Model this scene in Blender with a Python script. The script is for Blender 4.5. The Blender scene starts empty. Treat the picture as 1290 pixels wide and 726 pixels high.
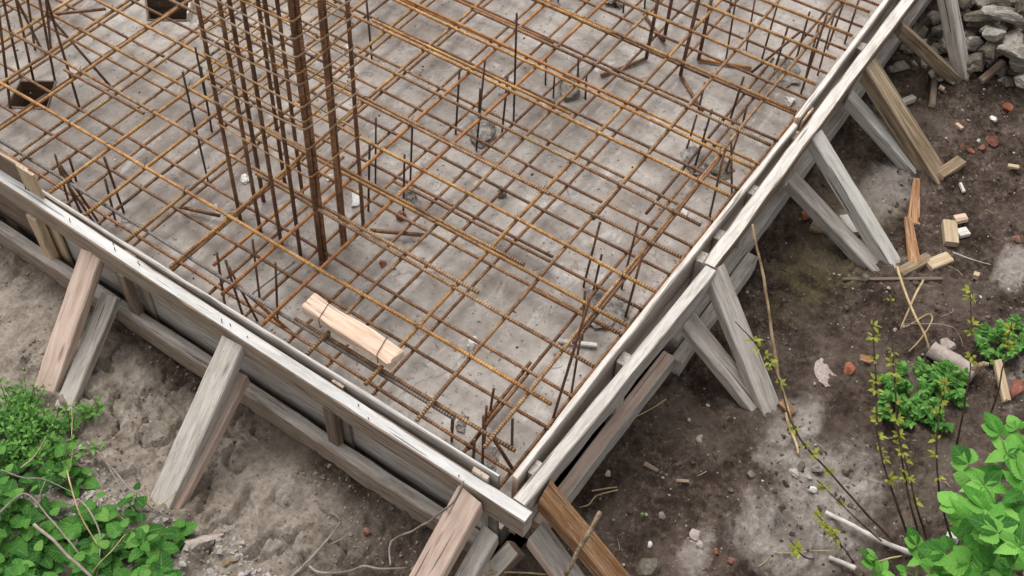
import bpy, math, random
import numpy as np
from mathutils import Vector, Matrix, noise
from mathutils.geometry import tessellate_polygon

rng = random.Random(7)
S = bpy.context.scene
COL = S.collection

# ------------------------------------------------------------------ camera
F_PX, CX, CY, CAM_H = 1385.3, 645.0, 363.0, 3.16          # measured on the 1290 px wide photograph
yaw, pitch, roll = (math.radians(a) for a in (32.751, 50.745, 2.4))
fw = Vector((math.cos(pitch)*math.cos(yaw), math.cos(pitch)*math.sin(yaw), -math.sin(pitch)))
rt0 = fw.cross(Vector((0, 0, 1))).normalized()
up0 = rt0.cross(fw)
rt = math.cos(roll)*rt0 + math.sin(roll)*up0
up = -math.sin(roll)*rt0 + math.cos(roll)*up0
EYE = Vector((0, 0, CAM_H))
cam_d = bpy.data.cameras.new('camera')
cam_d.sensor_width = 36.0
cam_d.lens = F_PX/1290*36
cam_d.clip_start = .02
cam_d.clip_end = 2000
cam = bpy.data.objects.new('camera', cam_d)
COL.objects.link(cam)
cam.matrix_world = Matrix(((rt.x, up.x, -fw.x, 0), (rt.y, up.y, -fw.y, 0), (rt.z, up.z, -fw.z, CAM_H), (0, 0, 0, 1)))
S.camera = cam

def at(px, py, c, ax=2):
    """point of the measured sight line lying on the real plane axis=c (surveying the site from the photo)"""
    d = rt*((px-CX)/F_PX) - up*((py-CY)/F_PX) + fw
    t = (c-EYE[ax])/d[ax]
    return EYE + d*t

# ------------------------------------------------------------------ tagging
def tag(o, label=None, cat=None, group=None, kind=None):
    if label: o['label'] = label
    if cat: o['category'] = cat
    if group: o['group'] = group
    if kind: o['kind'] = kind
    return o

def empty(name, loc=(0, 0, 0)):
    o = bpy.data.objects.new(name, None)
    o.empty_display_size = .05
    COL.objects.link(o)
    o.matrix_world = Matrix.Translation(Vector(loc))
    return o

def link(name, verts, faces, mats, parent=None, M=None, smooth=False, fmat=None):
    me = bpy.data.meshes.new(name)
    me.from_pydata([tuple(v) for v in verts], [], faces)
    for m in (mats if isinstance(mats, (list, tuple)) else [mats]):
        me.materials.append(m)
    if fmat: me.polygons.foreach_set('material_index', fmat)
    if smooth: me.polygons.foreach_set('use_smooth', [True]*len(me.polygons))
    me.update()
    o = bpy.data.objects.new(name, me)
    COL.objects.link(o)
    M = M or Matrix.Identity(4)
    if parent is not None:
        o.parent = parent
        o.matrix_basis = parent.matrix_world.inverted() @ M
    else:
        o.matrix_world = M
    return o

# ------------------------------------------------------------------ materials
class NT:
    def __init__(s, name, rough=.8, spec=.3):
        s.m = bpy.data.materials.new(name); s.m.use_nodes = True
        s.t = s.m.node_tree; s.n = s.t.nodes; s.l = s.t.links
        s.b = s.n['Principled BSDF']
        s.b.inputs['Roughness'].default_value = rough
        s.b.inputs['Specular IOR Level'].default_value = spec
        s.tc = s.n.new('ShaderNodeTexCoord')
        s.oi = s.n.new('ShaderNodeObjectInfo')
    def put(s, sock, v):
        if hasattr(v, 'is_output') or isinstance(v, bpy.types.NodeSocket): s.l.new(v, sock)
        else: sock.default_value = v
    def math(s, op, a, b=0., clamp=False):
        n = s.n.new('ShaderNodeMath'); n.operation = op; n.use_clamp = clamp
        s.put(n.inputs[0], a); s.put(n.inputs[1], b); return n.outputs[0]
    def coords(s, scale=(1, 1, 1), rand=0., which='Object'):
        v = s.tc.outputs[which]
        if rand:
            c = s.n.new('ShaderNodeVectorMath'); c.operation = 'ADD'
            k = s.n.new('ShaderNodeCombineXYZ')
            for i, f in enumerate((1., .37, .61)):
                s.l.new(s.math('MULTIPLY', s.oi.outputs['Random'], rand*f), k.inputs[i])
            s.l.new(v, c.inputs[0]); s.l.new(k.outputs[0], c.inputs[1]); v = c.outputs[0]
        m = s.n.new('ShaderNodeVectorMath'); m.operation = 'MULTIPLY'
        s.l.new(v, m.inputs[0]); m.inputs[1].default_value = scale
        return m.outputs[0]
    def noise(s, v, scale, detail=4, rough=.55, dist=0.):
        n = s.n.new('ShaderNodeTexNoise'); s.l.new(v, n.inputs['Vector'])
        n.inputs['Scale'].default_value = scale; n.inputs['Detail'].default_value = detail
        n.inputs['Roughness'].default_value = rough; n.inputs['Distortion'].default_value = dist
        return n.outputs[0]
    def ramp(s, f, stops):
        n = s.n.new('ShaderNodeValToRGB'); s.l.new(f, n.inputs[0])
        e = n.color_ramp.elements
        while len(e) < len(stops): e.new(.5)
        for el, (p, c) in zip(e, stops):
            el.position = p; el.color = (*c, 1) if isinstance(c, (tuple, list)) else (c, c, c, 1)
        return n.outputs[0]
    def mix(s, f, a, b, mode='MIX'):
        n = s.n.new('ShaderNodeMix'); n.data_type = 'RGBA'; n.blend_type = mode
        s.put(n.inputs[0], f)
        for i, v in ((6, a), (7, b)):
            if isinstance(v, (tuple, list)): n.inputs[i].default_value = (*v, 1) if len(v) == 3 else v
            else: s.l.new(v, n.inputs[i])
        return n.outputs[2]
    def bump(s, h, strength=.4, dist=.01, prev=None):
        n = s.n.new('ShaderNodeBump'); n.inputs['Strength'].default_value = strength
        n.inputs['Distance'].default_value = dist; s.l.new(h, n.inputs['Height'])
        if prev is not None: s.l.new(prev, n.inputs['Normal'])
        return n.outputs[0]
    def done(s, col, nrm=None):
        s.put(s.b.inputs['Base Color'], col if not isinstance(col, tuple) else (*col, 1))
        if nrm is not None: s.l.new(nrm, s.b.inputs['Normal'])
        return s.m

def wood(name, dark, mid, light, streak=.5, cement=0., cement_col=(.62, .60, .57), stain=.35, stain_col=(.09, .07, .055), grime=None, grain=1.0):
    t = NT(name, .82, .2)
    v = t.coords((2.2, 26*grain, 26*grain), rand=37.)
    g = t.noise(v, 2.2, 6, .62, .6)
    v2 = t.coords((1.4, 90*grain, 90*grain), rand=11.)
    g2 = t.noise(v2, 2.0, 3, .6)
    c = t.ramp(g, [(.30, dark), (.5, mid), (.70, light)])
    c = t.mix(t.math('MULTIPLY', t.ramp(g2, [(.38, 1.), (.55, 0.)]), streak), c, dark)
    vb = t.coords((2.6, 11., 11.), rand=53.)
    blot = t.noise(vb, 2.4, 5, .65)
    c = t.mix(t.math('MULTIPLY', t.ramp(blot, [(.55, 0.), (.72, 1.)]), stain), c, stain_col)
    # knots
    kn = t.n.new('ShaderNodeTexVoronoi'); kn.inputs['Scale'].default_value = 1.
    t.l.new(t.coords((2.6, 13., 13.), rand=29.), kn.inputs['Vector'])
    c = t.mix(t.ramp(kn.outputs['Distance'], [(.05, .8), (.12, 0.)]), c, stain_col)
    if cement:
        fine = t.noise(t.coords((4, 34, 34), rand=71.), 3.0, 7, .72, .5)
        lo = .62-.32*cement
        c = t.mix(t.math('MULTIPLY', t.ramp(fine, [(lo, 0.), (lo+.2, 1.)]), .75), c, cement_col)
    ck = t.noise(t.coords((1.0, 46., 46.), rand=83.), 2.2, 2, .5, .3)
    ckm = t.ramp(ck, [(.665, 0.), (.70, 1.)])
    c = t.mix(t.math('MULTIPLY', ckm, .8), c, tuple(q*.45 for q in stain_col))
    sp = t.noise(t.coords((60, 60, 60), rand=5.), 2.6, 2, .6)
    c = t.mix(t.ramp(sp, [(.68, 0.), (.74, .7)]), c, stain_col)
    hs = t.n.new('ShaderNodeHueSaturation'); t.l.new(c, hs.inputs['Color'])
    t.l.new(t.math('ADD', .86, t.math('MULTIPLY', t.oi.outputs['Random'], .26)), hs.inputs['Value'])
    h = t.math('SUBTRACT', t.math('ADD', t.math('MULTIPLY', g, .6), t.math('MULTIPLY', g2, .4)), t.math('MULTIPLY', ckm, .8))
    return t.done(hs.outputs[0], t.bump(h, .7, .005))

W_WALER_SIDE = wood('weathered_timber_muddy', (.185, .135, .098), (.305, .235, .182), (.40, .325, .262), .5, .35, (.42, .365, .31), .55, (.10, .07, .048))
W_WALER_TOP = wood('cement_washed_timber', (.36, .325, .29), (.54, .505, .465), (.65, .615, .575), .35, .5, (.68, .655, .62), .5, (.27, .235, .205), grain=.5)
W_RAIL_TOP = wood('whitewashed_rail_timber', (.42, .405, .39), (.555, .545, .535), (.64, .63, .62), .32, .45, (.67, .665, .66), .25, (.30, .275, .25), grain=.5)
W_SIDE_PALE = wood('pale_weathered_timber', (.24, .20, .17), (.41, .365, .325), (.53, .485, .44), .4, .5, (.56, .525, .485), .5, (.11, .08, .062))
W_GREY = wood('silver_weathered_timber', (.26, .225, .195), (.44, .40, .36), (.56, .515, .475), .35, .4, (.56, .53, .49), .42, (.12, .09, .065), grain=.6)
W_GREYBLUE = wood('cement_grey_timber', (.28, .26, .23), (.46, .44, .405), (.57, .55, .515), .3, .5, (.57, .555, .52), .3, grain=.6)
W_PINK = wood('pinkish_planed_timber', (.38, .275, .22), (.53, .40, .33), (.63, .50, .42), .3, .25, (.56, .50, .455), .22, (.24, .15, .10), grain=.6)
W_BROWN = wood('brown_damp_timber', (.11, .075, .052), (.19, .135, .10), (.27, .205, .16), .5, .22, (.34, .30, .27), .45)
W_ORANGE = wood('orange_rough_timber', (.15, .070, .030), (.31, .165, .078), (.46, .29, .165), .65, .3, (.47, .40, .33), .4, (.09, .045, .022))
W_OLD = wood('old_split_timber', (.12, .082, .048), (.29, .215, .140), (.47, .375, .265), .7, .15, (.45, .41, .33), .5, (.07, .05, .03))
W_FRESH = wood('fresh_sawn_timber', (.46, .31, .22), (.62, .465, .36), (.72, .585, .475), .4, .2, (.66, .56, .46), stain=.3, stain_col=(.46, .22, .11))
W_YELLOW = wood('yellow_lath_timber', (.33, .235, .145), (.48, .37, .245), (.58, .475, .345), .4, .12, (.5, .45, .4), .25)
W_PANEL = wood('panel_plywood_muddy', (.155, .12, .092), (.25, .20, .16), (.34, .285, .235), .4, .4, (.36, .33, .305), .4, grain=.6)
W_END = wood('sawn_timber_end', (.30, .22, .15), (.43, .335, .24), (.54, .44, .34), .4, .35, stain=.35)

def rebar(name, dark, mid, light, ribs=.0, axis=0, grey=0.):
    t = NT(name, .56, .5)
    v = t.coords((1, 1, 1), rand=23.)
    a = t.noise(v, 7., 5, .65); b = t.noise(v, 60., 3, .6)
    f = t.math('ADD', t.math('MULTIPLY', a, .6), t.math('MULTIPLY', b, .4))
    c = t.ramp(f, [(.36, dark), (.5, mid), (.62, light)])
    if grey: c = t.mix(t.math('MULTIPLY', t.ramp(a, [(.45, 0.), (.6, 1.)]), grey), c, (.30, .275, .26))
    val = t.math('ADD', .78, t.math('MULTIPLY', t.oi.outputs['Random'], .44))
    hs = t.n.new('ShaderNodeHueSaturation'); t.l.new(c, hs.inputs['Color']); t.l.new(val, hs.inputs['Value'])
    c = hs.outputs[0]
    h = b
    if ribs:
        w = t.n.new('ShaderNodeTexWave'); w.bands_direction = 'XYZ'[axis]
        t.l.new(t.coords((1, 1, 1)), w.inputs['Vector']); w.inputs['Scale'].default_value = 30.
        w.inputs['Distortion'].default_value = .2
        h = t.math('ADD', t.math('MULTIPLY', w.outputs[1], ribs), t.math('MULTIPLY', b, .4))
        c = t.mix(t.math('MULTIPLY', t.ramp(w.outputs[1], [(.3, 1.), (.6, 0.)]), .6*ribs), c, dark)
    return t.done(c, t.bump(h, .7, .003))
R_OCHRE = rebar('ochre_rusted_steel', (.10, .040, .012), (.33, .160, .045), (.51, .30, .105), .6)
R_ORANGE = rebar('orange_rusted_steel', (.12, .040, .012), (.32, .125, .03), (.47, .22, .065), .5)
R_BROWN = rebar('brown_rusted_steel', (.055, .022, .010), (.20, .092, .038), (.38, .20, .094), .7)
R_PALE = rebar('dull_rusted_steel', (.085, .038, .016), (.29, .155, .068), (.48, .31, .165), .9)
R_DARK = rebar('dark_rusted_steel', (.045, .021, .012), (.13, .06, .028), (.26, .125, .055), .5)
R_GREY = rebar('grey_ribbed_steel', (.10, .08, .068), (.21, .18, .16), (.32, .285, .26), 1., grey=.35)
R_BLACK = rebar('blackened_steel', (.018, .013, .011), (.040, .027, .022), (.085, .05, .035), .3)
R_WIRE = rebar('stirrup_wire', (.16, .09, .05), (.30, .19, .11), (.42, .30, .20), 0)

def m_concrete():
    t = NT('blinding_concrete', .88, .2)
    v = t.coords()
    big = t.noise(v, 1.3, 5, .6, .4); med = t.noise(v, 6., 6, .65, .3); fin = t.noise(v, 34., 5, .65)
    f = t.math('ADD', t.math('MULTIPLY', big, .45), t.math('ADD', t.math('MULTIPLY', med, .35), t.math('MULTIPLY', fin, .2)))
    c = t.ramp(f, [(.36, (.185, .158, .138)), (.47, (.305, .273, .247)), (.56, (.415, .38, .35)), (.66, (.565, .53, .50))])
    sw = t.noise(t.coords((1, 2.2, 1)), 4.2, 6, .72, 1.2)
    c = t.mix(t.math('MULTIPLY', t.ramp(sw, [(.56, 0.), (.66, 1.)]), .55), c, (.58, .565, .55))
    dk = t.noise(v, 3.1, 4, .6, .2)
    c = t.mix(t.math('MULTIPLY', t.ramp(dk, [(.58, 0.), (.72, 1.)]),   .55), c, (.15, .122, .10))
    sp = t.noise(v, 46., 3, .6)
    c = t.mix(t.ramp(sp, [(.635, 0.), (.665, .8)]), c, (.09, .07, .055))
    sq = t.noise(t.coords((1, 1, 1)), 21., 4, .7, .8)
    c = t.mix(t.math('MULTIPLY', t.ramp(sq, [(.60, 0.), (.66, 1.)]), .6), c, (.16, .135, .112))
    vo = t.n.new('ShaderNodeTexVoronoi'); vo.feature = 'DISTANCE_TO_EDGE'; vo.inputs['Scale'].default_value = 1.15
    dv = t.n.new('ShaderNodeVectorMath'); dv.operation = 'ADD'
    wn = t.n.new('ShaderNodeTexNoise'); wn.inputs['Scale'].default_value = 5.; wn.inputs['Detail'].default_value = 5; t.l.new(v, wn.inputs['Vector'])
    sc_ = t.n.new('ShaderNodeVectorMath'); sc_.operation = 'SCALE'; sc_.inputs['Scale'].default_value = .22; t.l.new(wn.outputs['Color'], sc_.inputs[0])
    t.l.new(v, dv.inputs[0]); t.l.new(sc_.outputs[0], dv.inputs[1]); t.l.new(dv.outputs[0], vo.inputs['Vector'])
    crk = t.math('MULTIPLY', t.ramp(vo.outputs['Distance'], [(.002, 1.), (.006, 0.)]), t.ramp(big, [(.47, 0.), (.53, 1.)]))
    c = t.mix(t.math('MULTIPLY', crk, .35), c, (.10, .082, .07))
    damp = t.noise(t.coords((1, 1, 1)), .9, 6, .68, .9)
    c = t.mix(t.math('MULTIPLY', t.ramp(damp, [(.52, 0.), (.60, 1.)]), .38), c, (.20, .168, .148))
    rust = t.noise(t.coords((1, 1, 1)), 11., 3, .5)
    c = t.mix(t.math('MULTIPLY', t.ramp(rust, [(.68, 0.), (.76, 1.)]), .4), c, (.30, .17, .07))
    h = t.math('ADD', t.math('MULTIPLY', med, .6), t.math('MULTIPLY', fin, .35))
    return t.done(c, t.bump(h, .45, .012))
M_CONC = m_concrete()

def m_ground():
    t = NT('site_soil', .95, .12)
    v = t.tc.outputs['Object']
    sx = t.n.new('ShaderNodeSeparateXYZ'); t.l.new(v, sx.inputs[0])
    x, y = sx.outputs[0], sx.outputs[1]
    big = t.noise(v, 1.6, 5, .62, .5); med = t.noise(v, 9., 6, .68, .3); fin = t.noise(v, 55., 5, .7)
    f = t.math('ADD', t.math('MULTIPLY', med, .55), t.math('MULTIPLY', fin, .45))
    clay = t.ramp(f, [(.32, (.125, .10, .079)), (.48, (.25, .212, .175)), (.62, (.365, .32, .275))])
    cdk = t.noise(v, 4.2, 5, .65, .4)
    clay = t.mix(t.math('MULTIPLY', t.ramp(cdk, [(.54, 0.), (.68, 1.)]), .6), clay, (.115, .088, .062))
    soil = t.ramp(f, [(.32, (.018, .012, .009)), (.47, (.046, .032, .025)), (.57, (.098, .073, .058)), (.67, (.23, .19, .158))])
    damp = t.noise(v, 2.6, 5, .6, .5)
    soil = t.mix(t.math('MULTIPLY', t.ramp(damp, [(.48, 0.), (.62, 1.)]), .45), soil, (.155, .122, .100))
    sand = t.ramp(f, [(.28, (.14, .115, .098)), (.5, (.28, .245, .222)), (.68, (.42, .385, .36))])
    def blob(cx, cy, rx, ry):
        dx = t.math('DIVIDE', t.math('SUBTRACT', x, cx), rx); dy = t.math('DIVIDE', t.math('SUBTRACT', y, cy), ry)
        r = t.math('ADD', t.math('MULTIPLY', dx, dx), t.math('MULTIPLY', dy, dy))
        return t.math('SUBTRACT', 1., r)
    pale = None
    for b in BLOBS:
        q = t.math('MAXIMUM', blob(*b), -2.)
        pale = q if pale is None else t.math('MAXIMUM', pale, q)
    pale = t.math('ADD', pale, t.math('MULTIPLY', t.math('SUBTRACT', big, .5), 3.4))
    pale = t.math('ADD', pale, t.math('MULTIPLY', t.math('SUBTRACT', med, .5), 1.6))
    right = t.mix(t.math('MULTIPLY', t.ramp(pale, [(-.0, 0.), (.95, 1.)]), .85), soil, sand)
    # moss beside the pale braces
    ms = t.math('ADD', t.math('MAXIMUM', blob(3.15, .52, .55, .22), -2.), t.math('MULTIPLY', t.math('SUBTRACT', med, .5), 4.))
    right = t.mix(t.math('MULTIPLY', t.ramp(ms, [(.3, 0.), (.9, 1.)]), .35), right, (.115, .10, .035))
    side = t.math('ADD', t.math('SUBTRACT', t.math('MULTIPLY', x, -1.), -1.24), t.math('MULTIPLY', t.math('SUBTRACT', big, .5), .35))
    corner = t.math('SUBTRACT', y, t.math('ADD', 1.12, t.math('MULTIPLY', t.math('SUBTRACT', med, .5), .5)))
    fl = t.math('MULTIPLY', t.ramp(side, [(.0, 0.), (.12, 1.)]), t.ramp(corner, [(.0, 0.), (.28, 1.)]))
    c = t.mix(fl, right, clay)
    sp = t.noise(v, 80., 2, .5)
    c = t.mix(t.ramp(sp, [(.70, 0.), (.74, .7)]), c, (.40, .36, .32))
    h = t.math('ADD', t.math('MULTIPLY', med, .5), t.math('MULTIPLY', fin, .5))
    return t.done(c, t.bump(h, .9, .02))
BLOBS = [(2.04, .08, .32, .18), (1.86, .2, .2, .12), (2.25, .28, .2, .1), (3.46, -.12, .14, .07), (3.55, .47, .22, .10), (3.27, .50, .14, .10), (3.0, -.32, .25, .12), (4.1, -.1, .3, .08), (1.66, .33, .10, .06)]
M_GROUND = m_ground()

def stone(name, a, b, c3, bscale=18.):
    t = NT(name, .9, .2)
    v = t.coords(rand=31.)
    n = t.noise(v, bscale, 6, .68); f2 = t.noise(v, bscale*5, 3, .6)
    f = t.math('ADD', t.math('MULTIPLY', n, .65), t.math('MULTIPLY', f2, .35))
    return t.done(t.ramp(f, [(.34, a), (.5, b), (.66, c3)]), t.bump(f, .8, .012))
M_RUBBLE = stone('broken_concrete', (.12, .105, .085), (.24, .22, .19), (.38, .355, .325))
M_RUBBLE_D = stone('dirty_concrete', (.06, .05, .036), (.125, .108, .083), (.21, .188, .155))
M_BRICK = stone('red_brick', (.12, .045, .033), (.22, .082, .058), (.33, .18, .145))
M_BRICKO = stone('orange_brick', (.17, .055, .033), (.29, .10, .058), (.40, .21, .145))
M_MORTAR = stone('mortar_lump', (.09, .08, .07), (.22, .20, .18), (.42, .40, .37), 26.)
M_WHITE = stone('white_scrap', (.45, .44, .42), (.62, .61, .59), (.75, .74, .72))
M_PINKSTONE = stone('pinkish_stone', (.24, .19, .165), (.36, .30, .27), (.46, .40, .365))
M_BLUE = stone('blue_scrap', (.05, .07, .18), (.10, .14, .32), (.22, .27, .45))
M_GRAVEL = stone('pale_gravel', (.16, .145, .13), (.32, .30, .28), (.52, .50, .48), 9.)
M_CRUMB = stone('soil_crumb', (.03, .021, .016), (.075, .055, .043), (.18, .145, .12), 9.)
M_CLAYLUMP = stone('clay_crumb', (.14, .11, .085), (.235, .19, .152), (.32, .27, .22), 9.)

def leafmat(name, a, b, c3, trans=.3, vk=.45):
    t = NT(name, .6, .18)
    v = t.coords()
    n = t.noise(v, 14., 3, .6)
    ge = t.n.new('ShaderNodeNewGeometry')
    f = t.math('ADD', t.math('MULTIPLY', n, .45), t.math('MULTIPLY', ge.outputs['Random Per Island'], .55))
    c = t.ramp(f, [(.2, a), (.5, b), (.8, c3)])
    def att(nm):
        q = t.n.new('ShaderNodeAttribute'); q.attribute_name = nm; return q.outputs['Fac']
    ac, al = att('across'), att('along')
    vein = t.math('SINE', t.math('SUBTRACT', t.math('MULTIPLY', al, 46.), t.math('MULTIPLY', ac, 9.)))
    vv = t.ramp(vein, [(.80, 0.), (.98, 1.)])
    mid = t.ramp(ac, [(.03, 1.), (.10, 0.)])
    vv = t.math('MAXIMUM', t.math('MULTIPLY', vv, .5), mid)
    c = t.mix(t.math('MULTIPLY', vv, vk), c, tuple(min(1, q*1.25+.05) for q in c3))
    t.done(c, t.bump(t.math('ADD', t.math('MULTIPLY', vein, -1.1*vk), t.math('MULTIPLY', n, .6)), .5, .004))
    tr = t.n.new('ShaderNodeBsdfTranslucent'); t.l.new(c, tr.inputs['Color'])
    mx = t.n.new('ShaderNodeMixShader'); mx.inputs[0].default_value = trans
    t.l.new(t.b.outputs[0], mx.inputs[1]); t.l.new(tr.outputs[0], mx.inputs[2])
    t.l.new(mx.outputs[0], t.n['Material Output'].inputs['Surface'])
    return t.m
L_NETTLE = leafmat('nettle_leaf', (.020, .09, .014), (.075, .235, .036), (.215, .42, .095), .3, .3)
L_FINE = leafmat('fine_weed_leaf', (.035, .14, .022), (.105, .29, .050), (.23, .45, .115), .3, .3)
L_SHRUB = leafmat('shrub_leaf', (.022, .10, .014), (.085, .29, .034), (.23, .50, .10), .3, .15)
L_LIME = leafmat('young_lime_leaf', (.20, .22, .03), (.32, .35, .05), (.42, .46, .09))
def plain(name, a, b, c3, sc=20.):
    t = NT(name, .8, .2); v = t.coords(rand=13.)
    return t.done(t.ramp(t.noise(v, sc, 4, .6), [(.3, a), (.5, b), (.7, c3)]))
M_STEM = plain('green_stem', (.07, .13, .03), (.12, .20, .05), (.18, .26, .08))
M_TWIGDARK = plain('dark_twig', (.03, .02, .014), (.06, .04, .03), (.11, .08, .06))
M_TWIG = plain('grey_twig', (.16, .125, .10), (.27, .22, .185), (.38, .33, .29))
M_STRAW = plain('dry_straw', (.26, .18, .09), (.42, .31, .17), (.56, .45, .28))
M_REED = plain('brown_reed', (.13, .085, .045), (.25, .175, .095), (.42, .32, .19))
M_BONE = plain('peeled_branch', (.42, .37, .33), (.58, .53, .49), (.68, .64, .60))
M_WIRE = plain('binding_wire', (.05, .035, .03), (.09, .065, .055), (.14, .10, .085))

# ------------------------------------------------------------------ shape builders
def frame(d, hint=(0, 0, 1)):
    x = Vector(d).normalized(); h = Vector(hint)
    z = (h - x*h.dot(x))
    if z.length < 1e-5: z = Vector((1, 0, 0)) - x*x.x
    z.normalize(); y = z.cross(x)
    return x, y, z

def board(name, p0, p1, w, t, hint=(0, 0, 1), mats=None, top_at=True, parent=None, rough=.0012, taper=0., cut0=0., cut1=0., ragged=0.):
    """sawn timber from p0 to p1: w wide, t thick; p0-p1 is the middle of its upper face (top_at) or its axis.
    mats = [body, upper face, ends]; edges slightly broken and surfaces a little uneven"""
    p0, p1 = Vector(p0), Vector(p1)
    x, y, z = frame(p1-p0, hint)
    L = (p1-p0).length
    n = max(3, int(L/.06))
    ch = min(.004, t*.12)
    prof = [(-w/2+ch, t/2), (-w/6, t/2), (w/6, t/2), (w/2-ch, t/2), (w/2, t/2-ch), (w/2, -t/2+ch), (w/2-ch, -t/2), (-w/2+ch, -t/2), (-w/2, -t/2+ch), (-w/2, t/2-ch)]
    sd = rng.random()*100
    V, Fc, fm = [], [], []
    for i in range(n+1):
        u = L*i/n
        bow = .0025*math.sin(u*2.1+sd)*min(1, L)
        for k, (a, b) in enumerate(prof):
            q = Vector((u*3, a*30+sd, b*30))
            ja = noise.noise(q*2)*rough*1.5; jb = noise.noise(q*2+Vector((9, 3, 1)))*rough
            chip = max(0., noise.noise(Vector((u*9, k*7.3+sd, 2)))-.28)*.012 if k in (0, 3, 4, 5, 8, 9) else 0.
            s = 1-taper*i/n
            aa = a*s + ja + bow - math.copysign(chip, a)
            bb = b + jb - math.copysign(chip*.6, b)
            uu = u
            if i == 0: uu += cut0*(.5-b/t) + ragged*rng.uniform(0, 1)*(.012)
            if i == n: uu -= cut1*(b/t+.5) + ragged*rng.uniform(0, 1)*(.02)
            V.append((uu, aa, bb))
    m = len(prof)
    for i in range(n):
        for k in range(m):
            k2 = (k+1) % m
            Fc.append((i*m+k, i*m+k2, (i+1)*m+k2, (i+1)*m+k)); fm.append(1 if k in (0, 1, 2) else 0)
    Fc.append(tuple(range(m))[::-1]); fm.append(2)
    Fc.append(tuple(n*m+k for k in range(m))); fm.append(2)
    Fc = [tuple(reversed(f)) for f in Fc]
    if not isinstance(mats, (list, tuple)): mats = [mats, mats, W_END]
    o = p0 - z*(t/2) if top_at else p0
    M = Matrix(((x.x, y.x, z.x, o.x), (x.y, y.y, z.y, o.y), (x.z, y.z, z.z, o.z), (0, 0, 0, 1)))
    return link(name, V, Fc, mats, parent, M, fmat=fm)

def tube_geo(pts, r, n=7, cap=True):
    pts = [Vector(p) for p in pts]
    rr = r if isinstance(r, (list, tuple)) else [r]*len(pts)
    V, Fc = [], []
    for i, p in enumerate(pts):
        d = (pts[min(i+1, len(pts)-1)]-pts[max(i-1, 0)])
        if i == 0: d = pts[1]-pts[0]; x, y, z = frame(d)
        else:
            x = d.normalized(); y = (y-x*y.dot(x)).normalized(); z = x.cross(y)
        for k in range(n):
            a = 2*math.pi*k/n
            V.append(p + y*(math.cos(a)*rr[i]) + z*(math.sin(a)*rr[i]))
    for i in range(len(pts)-1):
        for k in range(n):
            k2 = (k+1) % n
            Fc.append((i*n+k, i*n+k2, (i+1)*n+k2, (i+1)*n+k))
    if cap:
        Fc.append(tuple(range(n))[::-1]); Fc.append(tuple((len(pts)-1)*n+k for k in range(n)))
    return V, Fc

def rod(name, pts, r, mat, parent=None, sag=0., n=7):
    """steel bar along pts, its own x axis along its first leg"""
    pts = [Vector(p) for p in pts]
    o = pts[0]
    x, y, z = frame(pts[1]-pts[0])
    M = Matrix(((x.x, y.x, z.x, o.x), (x.y, y.y, z.y, o.y), (x.z, y.z, z.z, o.z), (0, 0, 0, 1)))
    Mi = M.inverted()
    P = []
    sd = rng.random()*50
    for a, b in zip(pts[:-1], pts[1:]):
        k = max(1, int((b-a).length/.18))
        for i in range(k):
            u = i/k; q = a.lerp(b, u)
            if sag: q += Vector((noise.noise(q*1.7+Vector((sd, 0, 0))), noise.noise(q*1.7+Vector((0, sd, 0))), .7*noise.noise(q*1.7+Vector((0, 0, sd)))))*sag
            P.append(q)
    P.append(pts[-1])
    V, Fc = tube_geo([Mi @ p for p in P], r, n)
    return link(name, V, Fc, mat, parent, M, smooth=True)

def smooth_path(pts, k=5):
    pts = [Vector(p) for p in pts]; out = []
    for i in range(len(pts)-1):
        a = pts[max(i-1, 0)]; b = pts[i]; c = pts[i+1]; d = pts[min(i+2, len(pts)-1)]
        for j in range(k):
            t = j/k
            out.append(.5*((2*b)+(c-a)*t+(2*a-5*b+4*c-d)*t*t+(3*b-a-3*c+d)*t**3))
    out.append(pts[-1]); return out

def twig(name, pts, r0, r1, mat, parent=None, k=4, wob=.006):
    P = smooth_path(pts, k); n = len(P)
    sd = rng.random()*90
    P = [p + Vector((noise.noise(p*14+Vector((sd, 0, 0))), noise.noise(p*14+Vector((0, sd, 0))), noise.noise(p*14+Vector((0, 0, sd)))))*wob for p in P]
    rr = [(r0+(r1-r0)*i/(n-1))*(1+.22*noise.noise(Vector((i*.9, sd, 0)))) for i in range(n)]
    o = P[0].copy()
    V, Fc = tube_geo([p-o for p in P], rr, 6)
    return link(name, V, Fc, mat, parent, Matrix.Translation(o), smooth=True)

import bmesh
_ico = {}
def ico(sub):
    if sub not in _ico:
        bm = bmesh.new(); bmesh.ops.create_icosphere(bm, subdivisions=sub, radius=1.)
        bm.verts.ensure_lookup_table()
        _ico[sub] = ([v.co.copy() for v in bm.verts], [tuple(v.index for v in f.verts) for f in bm.faces]); bm.free()
    return _ico[sub]
def rock_geo(sx, sy, sz, seed, sub=2, cuts=7, rough=.12):
    V, Fc = ico(sub); r = random.Random(seed)
    planes = []
    for _ in range(cuts):
        d = Vector((r.gauss(0, 1), r.gauss(0, 1), r.gauss(0, .8))).normalized(); planes.append((d, r.uniform(.38, .78)))
    out = []
    for v in V:
        p = v.copy()
        for d, h in planes:
            e = p.dot(d)-h
            if e > 0: p -= d*e
        p += v*noise.noise(v*2.3+Vector((seed % 97, 0, 0)))*rough + v*noise.noise(v*6+Vector((0, seed % 89, 0)))*rough*.35
        out.append(Vector((p.x*sx, p.y*sy, p.z*sz)))
    return out, Fc
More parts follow.
